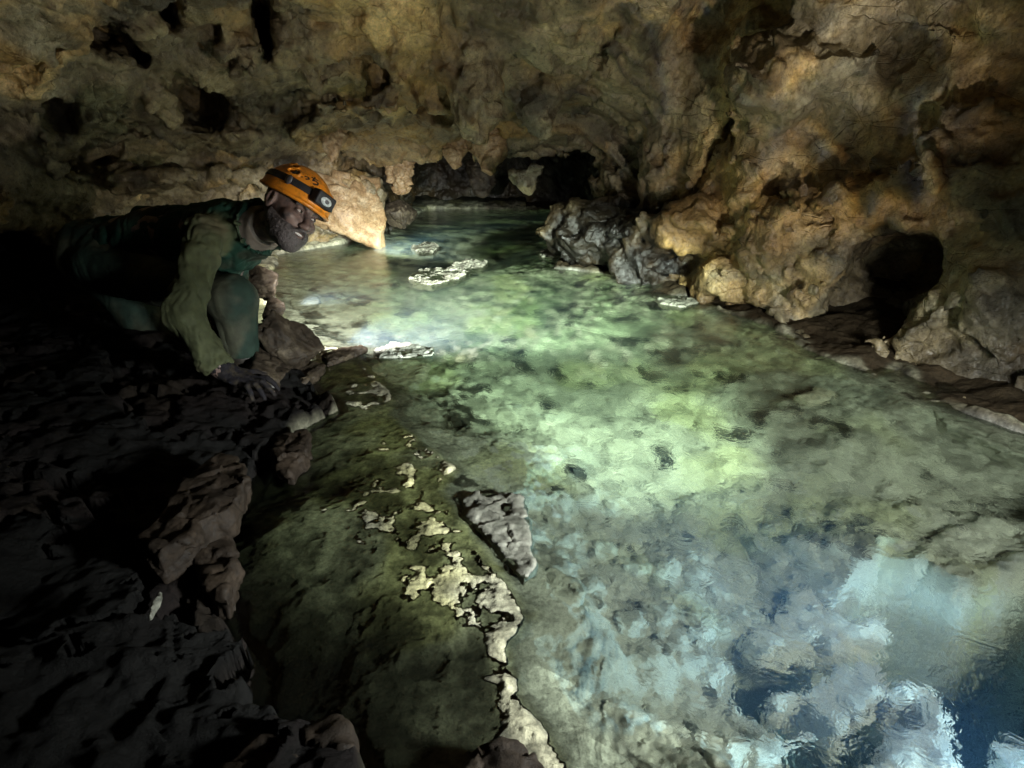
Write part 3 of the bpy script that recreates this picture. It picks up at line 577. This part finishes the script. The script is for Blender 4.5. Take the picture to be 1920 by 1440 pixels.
slab("ledge_slab", "rounded dark slab at the bottom edge of the ledge", "rock", [(575, 1370), (620, 1352), (655, 1365), (668, 1410), (660, 1520), (580, 1520)], 0.06, 0.08, M_LEDGE, 44, LD)
slab("ledge_slab", "brown slab beside the shadowed water below the caver's hand", "rock", [(505, 860), (520, 820), (575, 805), (580, 845), (540, 880)], 0.05, 0.06, M_LEDGE, 45, LD)
slab("stone_sliver", "thin pale splinter of stone lying on the dark ledge", "rock", [(274, 1152), (282, 1130), (300, 1098), (300, 1112), (284, 1148)], 0.13, 0.02, M_PLATE, 46, vox=0.004, wig=.003, rough=.003)
slab("shore_rock", "dark rock breaking the water at the bottom edge beside the yellow shelf", "rock", [(815, 1500), (870, 1410), (915, 1380), (965, 1364), (1005, 1385), (1035, 1425), (1050, 1520)], 0.05, 0.10, M_LEDGE, 47)
rock("pillar_stub", "stubby greenish rock standing in the water below the hanging pair", "rock", 752, 402, 5.15, 58, 62, 0.3, M_ROCK, 53, 0)
rock("pillar", "bright ochre rock pillar lit behind the caver's helmet", "rock", 655, 388, 4.9, 150, 150, 0.6, M_OCHRE, 56, 5, None, 12, 0.07)
HG = "small stalactites hanging at the mouth of the far passage"
hanging("stalactite", "slim pink-white stalactite at the left of the passage mouth", "stalactite", 733, 300, 345, 5.0, 24, M_OCHRE, 61, 3, HG, .6)
hanging("stalactite", "twisted pinkish double stalactite beside the slim one", "stalactite", 757, 296, 366, 5.0, 38, M_OCHRE, 62, -4, HG, .55)
hanging("stalactite", "short pointed stalactite on the lip of the roof", "stalactite", 853, 255, 318, 4.35, 46, M_OCHRE, 63, 0, HG, .2)
hanging("stalactite", "broad stalactite with a sharp tip over the dark passage", "stalactite", 908, 235, 330, 4.3, 80, M_OCHRE, 64, 12, HG, .15)
hanging("stalactite", "dull brown stalactite in shadow deep inside the passage", "stalactite", 905, 300, 372, 6.2, 52, M_ROCK, 65, 0, HG, .3)
hanging("stalactite", "dark wide stalactite on the roof above the helmet's right", "stalactite", 630, 210, 305, 3.9, 52, M_OCHRE, 66, -8, None, .12)
hanging("stalactite", "broad drooping rock fold at the top left of the roof", "stalactite", 368, -40, 95, 2.75, 100, M_OCHRE, 67, 20, None, .4)
hanging("stalactite", "long grey-brown fold hanging at the middle of the roof", "stalactite", 735, 60, 215, 3.4, 60, M_OCHRE, 68, -6, None, .2)
print('rocks', time.time()-T0)

# ------------------------------------------------------------------ the caver
def cap(P, a, b, ra, rb):
    a = np.asarray(a); b = np.asarray(b); ab = b-a; w = P-a; t = np.clip((w@ab)/(ab@ab), 0, 1); d = w-t[:, None]*ab
    return np.sqrt((d*d).sum(1))-(ra+(rb-ra)*t)
def ell(P, c, r):
    q = (P-np.asarray(c))/np.asarray(r); l = np.sqrt((q*q).sum(1)); return (l-1)*min(r)
def sm(ds, k):
    f = ds[0]
    for d in ds[1:]: f = smin(f, d, k)
    return f
person = bpy.data.objects.new("person", None); COL.objects.link(person)
meta(person, "bearded caver in green shirt and orange helmet crouching with one hand on the rocks", "person")
person.location = on(400, 700, 0.05); person.empty_display_size = 0.1
bpy.context.view_layer.update()
def child(o, par=person):
    o.parent = par; o.matrix_parent_inverse = par.matrix_world.inverted(); return o
B3 = -AX_F
def camv(x, y, z): v = x*AX_R+y*AX_U+z*B3; return v/np.linalg.norm(v)
HS = camv(0.42, -0.24, -0.875); HF = camv(0.78, -0.40, 0.47); HF -= HS*(HF@HS); HF /= np.linalg.norm(HF); HU = np.cross(HF, HS)
HC = at(546, 393, 1.84); SCL = 0.93
HM = np.stack([HF, HS, HU])                                 # rows: forward, his left, up
def tol(P): return ((P-HC)@HM.T)/SCL
def tow(L): return HC+(np.asarray(L)*SCL)@HM
J = dict(neck=at(482, 428, 1.94), chest=at(430, 442, 2.0), mid=at(300, 452, 2.12), pel=at(185, 480, 2.22), rs=at(384, 440, 1.86), ls=at(452, 436, 2.14),
         re=at(343, 590, 1.74), rw=at(408, 684, 1.76), le=at(425, 560, 2.24), lw=at(436, 640, 2.27),
         rh=at(195, 500, 2.12), rk=at(436, 562, 1.95), ra=at(458, 690, 2.02), lh=at(170, 480, 2.38), lk=at(300, 640, 2.38), la=at(100, 690, 2.55))
PALM = at(444, 706, 1.775); PW_ = np.array([0.0, 0, 1])
hd = at(492, 735, 1.76)-PALM; hd[2] *= 0.6; hd /= np.linalg.norm(hd); hs_ = np.cross(hd, PW_); hs_ /= np.linalg.norm(hs_); hn = np.cross(hs_, hd)
def fingers():
    out = []
    for k, (off, ln, sp) in enumerate([(-0.030, 0.072, -0.30), (-0.011, 0.082, -0.08), (0.009, 0.076, 0.12), (0.028, 0.060, 0.34)]):
        d = hd*math.cos(sp)+hs_*math.sin(sp); p = PALM+hd*0.050+hs_*off
        q1 = p+d*ln*0.45+hn*0.012; q2 = q1+d*ln*0.33-hn*0.014; q3 = q2+d*ln*0.22-hn*0.018
        out += [(p, q1, .0105, .0095), (q1, q2, .0092, .0085), (q2, q3, .0083, .007)]
    d = hd*0.55-hs_*0.83; p = PALM-hs_*0.026-hd*0.005; q1 = p+d*0.04; q2 = q1+(d*0.6+hd*0.6)*0.03-hn*0.006
    out += [(p, q1, .0135, .011), (q1, q2, .011, .008)]
    return out
FG = fingers()
def f_hand(P):
    l = P-PALM; q = np.stack([l@hd, l@hs_, l@hn], 1)
    palm = ell(q, (0.01, 0, 0), (0.055, 0.043, 0.018)); palm = smin(palm, cap(P, J['rw'], PALM-hd*0.02, .036, .030), .02)
    fs = [cap(P, *f) for f in FG]; f = fs[0]
    for g in fs[1:]: f = np.minimum(f, g)
    return smin(palm, f, 0.008)
def f_head(P):
    L_ = tol(P); f = ell(L_, (-0.008, 0, 0.030), (0.100, 0.078, 0.108))
    f = smin(f, ell(L_, (0.030, 0, -0.055), (0.068, 0.058, 0.070)), 0.03)
    f = smin(f, ell(L_, (0.070, 0, -0.100), (0.024, 0.030, 0.020)), 0.025)
    f = smin(f, ell(L_, (0.086, 0, 0.022), (0.014, 0.050, 0.011)), 0.015)
    for s in (-1, 1):
        f = smin(f, ell(L_, (0.070, s*0.046, -0.028), (0.022, 0.022, 0.017)), 0.02)
        f = smax(f, -ell(L_, (0.103, s*0.031, 0.002), (0.020, 0.020, 0.013)), 0.012)
        f = smin(f, ell(L_, (0.081, s*0.031, 0.001), (0.0145, 0.0145, 0.0135)), 0.003)
        ear = smax(ell(L_, (-0.008, s*0.083, -0.002), (0.021, 0.011, 0.034)), -ell(L_, (-0.004, s*0.094, 0.002), (0.012, 0.010, 0.021)), 0.005)
        f = smin(f, ear, 0.006)
        f = smin(f, ell(L_, (0.108, s*0.012, -0.040), (0.010, 0.009, 0.008)), 0.008)
    f = smin(f, cap(L_, (0.096, 0, 0.004), (0.120, 0, -0.036), .009, .0125), 0.012)
    f = smin(f, cap(L_, (0.098, -0.018, -0.062), (0.098, 0.018, -0.062), .008, .008), 0.008)
    f = smin(f, cap(L_, (0.096, -0.016, -0.080), (0.096, 0.016, -0.080), .009, .009), 0.008)
    f = smax(f, -ell(L_, (0.108, 0, -0.071), (0.016, 0.019, 0.0055)), 0.003)
    return f*SCL
NB = tow((-0.035, 0, -0.075))
def f_body(P):
    tor = sm([cap(P, J['neck'], J['chest'], .050, .088), cap(P, J['chest'], J['mid'], .105, .112), cap(P, J['mid'], J['pel'], .112, .128),
              cap(P, J['rs'], J['ls'], .042, .042)], 0.05)
    arms = sm([cap(P, J['rs'], J['re'], .044, .038), cap(P, J['re'], J['rw'], .038, .026), cap(P, J['ls'], J['le'], .050, .038), cap(P, J['le'], J['lw'], .038, .024)], 0.02)
    legs = sm([cap(P, J['rh'], J['rk'], .085, .058), cap(P, J['rk'], J['ra'], .056, .038), cap(P, J['lh'], J['lk'], .085, .058), cap(P, J['lk'], J['la'], .052, .036)], 0.02)
    f = smin(smin(tor, arms, 0.03), legs, 0.03)
    f = smin(f, cap(P, NB, J['neck'], .048, .058), 0.03)
    return smin(f, f_head(P), 0.02)
def body_all(P): return smin(f_body(P), f_hand(P), 0.01)
M_SKIN = plain("muddy_skin", (0.15, 0.10, 0.085), 0.5, 0.3, 60, 0.3, 0.002, 0.4, (0.055, 0.046, 0.048), 26)
V1, Q1 = mesh_sdf(body_all, (-1.75, 1.25, -0.05), (-0.30, 2.9, 0.98), 0.0105)
# finer head and hand: same surface sampled again where the skin shows
def window(P, c, r): return np.sqrt(((P-c)**2).sum(1))-r
Vh, Qh = mesh_sdf(lambda P: smax(f_body(P), window(P, tow((0, 0, -0.01)), 0.175), 0.004), HC-0.20, HC+0.20, 0.0027)
Vn, Qn = mesh_sdf(lambda P: f_hand(P), PALM-0.15, PALM+0.15, 0.0026)
c1 = V1[Q1].mean(1); k1 = (np.linalg.norm(c1-tow((0, 0, -0.01)), axis=1) > 0.168) & (np.linalg.norm(c1-(PALM+hd*0.04), axis=1) > 0.085); Q1 = Q1[k1]
V = np.concatenate([V1, Vh]); Qa = np.concatenate([Q1, Qh+len(V1)])
V = V + normals(V, Qa)*(0.0012*fbm(V*60, 3, 301))[:, None]
child(np_mesh("body", V, Qa, M_SKIN))
Vn = Vn + normals(Vn, Qn)*(0.0016*fbm(Vn*90, 3, 303, 0.5, True))[:, None]
child(np_mesh("glove", Vn, Qn, plain("muddy_work_glove", (0.010, 0.009, 0.011), 0.85, 0.4, 70, 0.5, 0.003, 0.15, (0.026, 0.021, 0.015), 30)))
# shirt
def f_shirt(P):
    tor = sm([cap(P, J['neck']*0.75+J['chest']*0.25, J['chest'], .078, .122), cap(P, J['chest'], J['mid'], .124, .126), cap(P, J['mid'], J['pel'], .126, .138),
              cap(P, J['rs'], J['ls'], .066, .066)], 0.05)
    cuff = J['re']+(J['rw']-J['re'])*1.06
    arms = sm([cap(P, J['rs'], J['re'], .070, .064), cap(P, J['re'], cuff, .062, .052), cap(P, J['ls'], J['le'], .068, .055), cap(P, J['le'], J['lw'], .054, .045)], 0.02)
    ax = (J['rw']-J['re']); ax = ax/np.linalg.norm(ax); arms = smax(arms, (P-cuff)@ax-0.012, 0.006)          # flat cuff end
    nx_ = (NB-J['neck']); nx_ = nx_/np.linalg.norm(nx_); tor = smin(tor, cap(P, J['neck'], J['chest'], .104, .125), 0.03); pl = (P-J['neck'])@nx_; dax = np.linalg.norm((P-J['neck'])-pl[:, None]*nx_, axis=1); tor = smax(tor, np.minimum(pl-0.045, 0.085-dax), 0.006)
    return smin(tor, arms, 0.025)
def folds(V, amp, s):
    w = V+0.05*np.stack([fbm(V*6, 2, s), fbm(V*6, 2, s+1), fbm(V*6, 2, s+2)], 1)
    return amp*(0.8*fbm(w*np.array([16, 12, 6]), 3, s+4, 0.5, True)+0.5*fbm(w*np.array([7, 9, 14]), 2, s+8, 0.5, True))
V, Qa = mesh_sdf(f_shirt, (-1.75, 1.25, -0.05), (-0.5, 2.8, 0.98), 0.010); V, Qa = subdiv(V, Qa); n = normals(V, Qa)
V = V+n*folds(V, 0.019, 311)[:, None]
# sleeves are khaki with mud, chest is dark green
dr = np.minimum(cap(V, J['rs'], J['re'], .07, .06), cap(V, J['re'], J['rw'], .06, .05)); ds = np.minimum(cap(V, J['chest'], J['mid'], .12, .12), cap(V, J['rs'], J['ls'], .05, .05))
sl = sstep(-0.01, 0.03, ds-dr+0.012*fbm(V*12, 2, 320)); col = np.array([0.006, 0.030, 0.019])*(1-sl[:, None])+sl[:, None]*np.array([0.050, 0.056, 0.026])
mud = sstep(0.1, 0.4, fbm(V*9, 4, 321)); col = col*(1-0.55*mud[:, None])+0.55*mud[:, None]*np.array([0.09, 0.075, 0.045])*(0.35+0.65*sl[:, None])
def cloth(name, attr=True, col=(1, 1, 1)):
    m, N, L, B = new_mat(name); tc = N.new("ShaderNodeTexCoord"); n = N.new("ShaderNodeTexNoise"); n.inputs["Scale"].default_value = 30; n.inputs["Detail"].default_value = 8; L.new(tc.outputs["Object"], n.inputs[0])
    mr = N.new("ShaderNodeMapRange"); mr.inputs[1].default_value = .3; mr.inputs[2].default_value = .7; mr.inputs[3].default_value = .7; mr.inputs[4].default_value = 1.25; L.new(n.outputs[0], mr.inputs[0])
    mx = N.new("ShaderNodeMix"); mx.data_type = 'RGBA'; mx.blend_type = 'MULTIPLY'; mx.inputs[0].default_value = 1; L.new(mr.outputs[0], mx.inputs[7])
    a = N.new("ShaderNodeAttribute"); a.attribute_name = "tint"; L.new(a.outputs["Color"], mx.inputs[6]); L.new(mx.outputs[2], B.inputs["Base Color"]); B.inputs["Roughness"].default_value = 0.8
    B.inputs["Specular IOR Level"].default_value = 0.25
    n2 = N.new("ShaderNodeTexNoise"); n2.inputs["Scale"].default_value = 120; n2.inputs["Detail"].default_value = 4; L.new(tc.outputs["Object"], n2.inputs[0])
    b = N.new("ShaderNodeBump"); b.inputs["Strength"].default_value = 0.4; b.inputs["Distance"].default_value = 0.002; L.new(n2.outputs[0], b.inputs["Height"]); L.new(b.outputs[0], B.inputs["Normal"]); return m
M_CLOTH = cloth("worn_cloth")
child(np_mesh("shirt", V, Qa, M_CLOTH, attrs={"tint": col}))
# trousers
def f_trous(P):
    f = sm([cap(P, J['mid']*0.3+J['pel']*0.7, J['pel'], .132, .146), cap(P, J['rh'], J['rk'], .105, .082), cap(P, J['rk'], J['rk']+(J['ra']-J['rk'])*0.80, .080, .062),
            cap(P, J['lh'], J['lk'], .105, .080), cap(P, J['lk'], J['la'], .076, .056)], 0.035)
    ax = J['ra']-J['rk']; ax = ax/np.linalg.norm(ax); return smax(f, (P-(J['rk']+(J['ra']-J['rk'])*0.84))@ax, 0.006)
V, Qa = mesh_sdf(f_trous, (-2.2, 1.5, -0.1), (-0.5, 3.1, 0.9), 0.011); V, Qa = subdiv(V, Qa); V = V+normals(V, Qa)*folds(V, 0.006, 331)[:, None]
mud = sstep(-0.1, 0.35, fbm(V*7, 4, 335))[:, None]; col = np.array([0.014, 0.028, 0.020])*(1-mud)+mud*np.array([0.050, 0.052, 0.034])
child(np_mesh("trousers", V, Qa, M_CLOTH, attrs={"tint": col}))
# pale neck collar (undershirt)
def f_col(P):
    a, b = NB*0.55+J['neck']*0.45, J['neck']; ax = (b-a)/np.linalg.norm(b-a)
    f = cap(P, a, b, .066, .090); return smax(smax(f, -(P-a)@ax-0.010, 0.008), (P-b)@ax-0.03, 0.008)
V, Qa = mesh_sdf(f_col, J['neck']-0.16, J['neck']+0.16, 0.005); V = V+normals(V, Qa)*folds(V, 0.004, 341)[:, None]
child(np_mesh("undershirt_collar", V, Qa, M_CLOTH, attrs={"tint": np.ones((len(V), 1))*np.array([[0.17, 0.145, 0.12]])}))
# boots
M_BOOT = plain("muddy_rubber", (0.025, 0.022, 0.018), 0.5, 0.4, 30, 0.3, 0.004, 0.5, (0.06, 0.045, 0.03), 12)
def boot(a, toe, top):
    fn = lambda P: smax(sm([cap(P, top, a, .052, .048), cap(P, a, toe, .050, .042)], 0.03), -(P[:, 2]-min(a[2], toe[2])+0.038), 0.006)
    lo = np.minimum(np.minimum(a, toe), top)-0.09; hi = np.maximum(np.maximum(a, toe), top)+0.09
    V, Q = mesh_sdf(fn, lo, hi, 0.006); V = V+normals(V, Q)*(0.003*fbm(V*30, 3, 351))[:, None]; return child(np_mesh("boot", V, Q, M_BOOT))
ft = J['ra']+np.array([0.02, 0.02, -0.035]); boot(ft, ft+np.array([0.10, -0.10, -0.012]), J['rk']+(J['ra']-J['rk'])*0.70)
boot(J['la'], J['la']+np.array([-0.10, 0.03, -0.01]), J['la']+(J['lk']-J['la'])*0.2)
# beard and hair
def f_beard(P):
    L_ = tol(P)
    f = sm([ell(L_, (0.036, 0, -0.066), (0.080, 0.070, 0.066)), ell(L_, (0.074, 0, -0.108), (0.034, 0.040, 0.034)), ell(L_, (0.000, 0, -0.045), (0.040, 0.077, 0.045))], 0.02)
    # cut to beard area: below the cheek line, open at the mouth
    line = L_[:, 2]-(-0.040+0.030*(0.07-L_[:, 0])/0.07)
    f = smax(f, line, 0.030)
    must = sm([cap(L_, (0.112, -0.006, -0.053), (0.092, -0.034, -0.074), .0085, .0075), cap(L_, (0.112, 0.006, -0.053), (0.092, 0.034, -0.074), .0085, .0075)], 0.004); f = smin(f, must, 0.006)
    f = smax(f, -ell(L_, (0.116, 0, -0.072), (0.034, 0.020, 0.0085)), 0.004)
    f = smax(f, -(L_[:, 0]+0.030), 0.01)
    return f*SCL
V, Qa = mesh_sdf(f_beard, HC-0.22, HC+0.2, 0.0030); n = normals(V, Qa); V = V+n*(0.0022*fbm(V*120, 3, 361, 0.7, True)+0.0015*fbm(V*320, 2, 365))[:, None]
M_BEARD = plain("muddy_beard_hair", (0.075, 0.064, 0.064), 0.55, 0.55, 260, 0.9, 0.004, 0.5, (0.045, 0.038, 0.036), 45)
child(np_mesh("beard", V, Qa, M_BEARD))
def f_hair(P):
    L_ = tol(P); f = ell(L_, (-0.014, 0, 0.026), (0.103, 0.0815, 0.110))
    f = smax(f, -(-(L_[:, 0]-0.012)+0.0), 0.008); f = smax(f, -(L_[:, 2]+0.065+0.6*np.clip(L_[:, 0]+0.03, 0, 1)*1.6), 0.01)
    return smax(f, -(ell(L_, (-0.006, 0, -0.004), (0.030, 0.2, 0.040))), 0.006)*SCL
V, Qa = mesh_sdf(f_hair, HC-0.2, HC+0.2, 0.0035); V = V+normals(V, Qa)*(0.003*fbm(V*90, 3, 371, 0.6, True))[:, None]
child(np_mesh("hair", V, Qa, plain("dark_hair", (0.018, 0.014, 0.013), 0.5, 0.5, 200, 0.8, 0.003)))
# eyes, teeth, eyebrows
def blob(name, c, r, mat, par=person, seg=20):
    bm = bmesh.new(); bmesh.ops.create_uvsphere(bm, u_segments=seg, v_segments=seg//2+2, radius=1)
    for v in bm.verts: l = np.array(v.co[:]); v.co = tow(np.asarray(c)+l*np.asarray(r))
    o = bm_obj(name, bm, mat); return child(o, par)
M_EYE = plain("eye_white", (0.62, 0.58, 0.55), 0.2, 0.05); M_IRIS = plain("dark_iris", (0.02, 0.013, 0.01), 0.15, 0.05)
for s in (-1, 1):
    e = blob("eye", (0.0865, s*0.031, 0.0015), (0.0120, 0.0115, 0.0055), M_EYE)
    blob("pupil", (0.0965, s*0.031+0.001, 0.0020), (0.0035, 0.0050, 0.0050), M_IRIS, e)
    bm_pts = [tow((0.100-0.016*abs(t-0.35), s*(0.014+0.040*t), 0.019+0.006*math.sin(t*3))) for t in np.linspace(0, 1, 7)]
    V, Qa = mesh_sdf(lambda P: np.min([cap(P, bm_pts[i], bm_pts[i+1], .0048, .0048) for i in range(6)], 0), np.min(bm_pts, 0)-0.02, np.max(bm_pts, 0)+0.02, 0.0022)
    V = V+normals(V, Qa)*(0.002*fbm(V*250, 2, 381))[:, None]; child(np_mesh("eyebrow", V, Qa, M_BEARD))
blob("teeth", (0.099, 0, -0.0695), (0.006, 0.016, 0.0042), plain("teeth", (0.62, 0.60, 0.58), 0.3, 0.1))
# helmet
def hell(L_, r=0.0): return ell(L_, (-0.006, 0, 0.040), (0.138+r, 0.112+r, 0.118+r))
def rimz(L_): return L_[:, 2]-(0.022+0.10*np.clip(-L_[:, 0]-0.02, 0, 1)+0.10*np.clip(L_[:, 0]-0.02, 0, 1)*0.0)
def f_helm(P):
    L_ = tol(P); f = hell(L_); f = smin(f, smax(hell(L_, 0.006), np.abs(rimz(L_)-0.006)-0.006, 0.004), 0.006)
    f = smax(f, -hell(L_, -0.010), 0.003); f = smax(f, -rimz(L_), 0.004)
    for s in (-1, 1):
        for (x, zz, a, b) in VENTS:
            yy = s*0.112*math.sqrt(max(0.02, 1-((x+0.006)/0.138)**2-((zz-0.04)/0.118)**2)); n_ = np.array([x/0.138**2, yy/0.112**2, (zz-0.04)/0.118**2]); n_ /= np.linalg.norm(n_)
            w = L_-np.array([x, yy, zz]); hgt = w@n_; tng = np.cross([0, 0, 1.0], n_); tng /= np.linalg.norm(tng); bt = np.cross(n_, tng)
            q = np.sqrt(((w@tng)/a)**2+((w@bt)/b)**2)
            f = smin(f, np.maximum((np.abs(q-1.15)-0.22)*b, np.abs(hgt)-0.004), 0.003)
            f = smax(f, -np.maximum((q-1)*b, np.abs(hgt)-0.03), 0.002)
    return f*SCL
VENTS = [(0.040, 0.108, 0.021, 0.012), (0.014, 0.128, 0.017, 0.010), (-0.022, 0.140, 0.014, 0.009)]
V, Qa = mesh_sdf(f_helm, HC-0.24, HC+0.26, 0.0028)
M_HELM = plain("scuffed_orange_shell", (0.78, 0.27, 0.02), 0.33, 0.12, 12, 0.15, 0.001, 0.5, (0.42, 0.15, 0.02), 30)
helmet = child(np_mesh("helmet", V, Qa, M_HELM))
bpy.context.view_layer.update()
def band(L_): return L_[:, 2]-(0.076-0.02*(L_[:, 0])-0.15*np.clip(-L_[:, 0]-0.05, 0, 1)*0)
def f_band(P):
    L_ = tol(P); return smax(smax(hell(L_, 0.0045), -hell(L_, -0.001), 0.001), np.abs(band(L_))-0.0135, 0.002)*SCL
M_BLACK = plain("black_elastic", (0.018, 0.018, 0.022), 0.6, 0.3, 200, 0.3, 0.001)
V, Qa = mesh_sdf(f_band, HC-0.24, HC+0.26, 0.0030); child(np_mesh("headlamp_strap", V, Qa, M_BLACK), helmet)
M_GREYP = plain("grey_plastic", (0.10, 0.10, 0.115), 0.4, 0.15)
blob("strap_clip", (0.062, -0.103, 0.072), (0.017, 0.007, 0.017), M_GREYP, helmet)
def f_lamp(P):
    L_ = tol(P); q = np.abs(L_-np.array([0.143, -0.012, 0.070]))-np.array([0.014, 0.033, 0.018]); d = np.sqrt((np.maximum(q, 0)**2).sum(1))+np.minimum(q.max(1), 0)-0.006; return d*SCL
V, Qa = mesh_sdf(f_lamp, tow((0.143, -0.012, 0.070))-0.07, tow((0.143, -0.012, 0.070))+0.07, 0.003); child(np_mesh("headlamp", V, Qa, M_BLACK), helmet)
M_LENS = plain("headlamp_lens", (0.62, 0.68, 0.70), 0.12, 0.3, 160, 0.5, 0.002)
blob("headlamp_lens", (0.162, -0.012, 0.068), (0.006, 0.024, 0.014), M_LENS, helmet)
blob("headlamp_reflector", (0.1665, -0.012, 0.068), (0.003, 0.010, 0.007), M_GREYP, helmet)
hb = lamp("head_side_fill", 'SPOT', tuple(tow((0.165, 0.11, 0.05))), (-0.85, 3.15, -0.1), 620, (1.0, 0.97, 0.93), 0.0, 72, 0.8); hb.data.cycles.is_caustics_light = True  # added spot beside the head to light the shallows, not the headlamp's own beam
# hand-written characters on the shell, laid as thin ink strokes
STK = [[(-.9, .55), (-.1, .62)], [(-.45, .95), (-.55, .3), (-.95, -.7)], [(-.05, .1), (.3, .12)], [(-.15, -.45), (.1, -.62), (.45, -.55)],
       [(.75, -.1), (1.15, -.02), (1.3, -.3), (1.0, -.6)],
       [(1.55, .45), (2.45, .5)], [(2.0, .9), (1.85, .2), (1.75, -.15), (2.15, .05), (2.5, -.1), (2.45, -.55), (1.95, -.8)]]
ink = []
for st in STK:
    pts = []
    for (u_, v_) in st:
        ang = 0.66+0.25*(u_-0.8)*-1.0                      # angle round the shell from the front toward his right
        el = 0.64+0.16*v_
        dl = np.array([math.cos(el)*math.cos(ang), -math.cos(el)*math.sin(ang), math.sin(el)]); rr = 1/math.sqrt((dl[0]/0.138)**2+(dl[1]/0.112)**2+(dl[2]/0.118)**2)
        pts.append(tow(np.array([-0.006, 0, 0.04])+dl*rr))
    ink.append(pts)
segs = [(p[i], p[i+1]) for p in ink for i in range(len(p)-1)]; allp = np.array([q for s_ in segs for q in s_])
V, Qa = mesh_sdf(lambda P: smax(np.min([cap(P, a, b, .0030, .0030) for a, b in segs], 0), hell(tol(P), 0.0006)*SCL, 0.0003), allp.min(0)-0.01, allp.max(0)+0.01, 0.0012)
child(np_mesh("lettering", V, Qa, plain("black_marker", (0.02, 0.012, 0.01), 0.6, 0.1)), helmet)
print('caver', time.time()-T0)
print('total', time.time()-T0)

for o in SC.objects:
    if o.type == 'MESH':
        if o.name == 'water': o.cycles.is_caustics_caster = True
        else: o.cycles.is_caustics_receiver = True
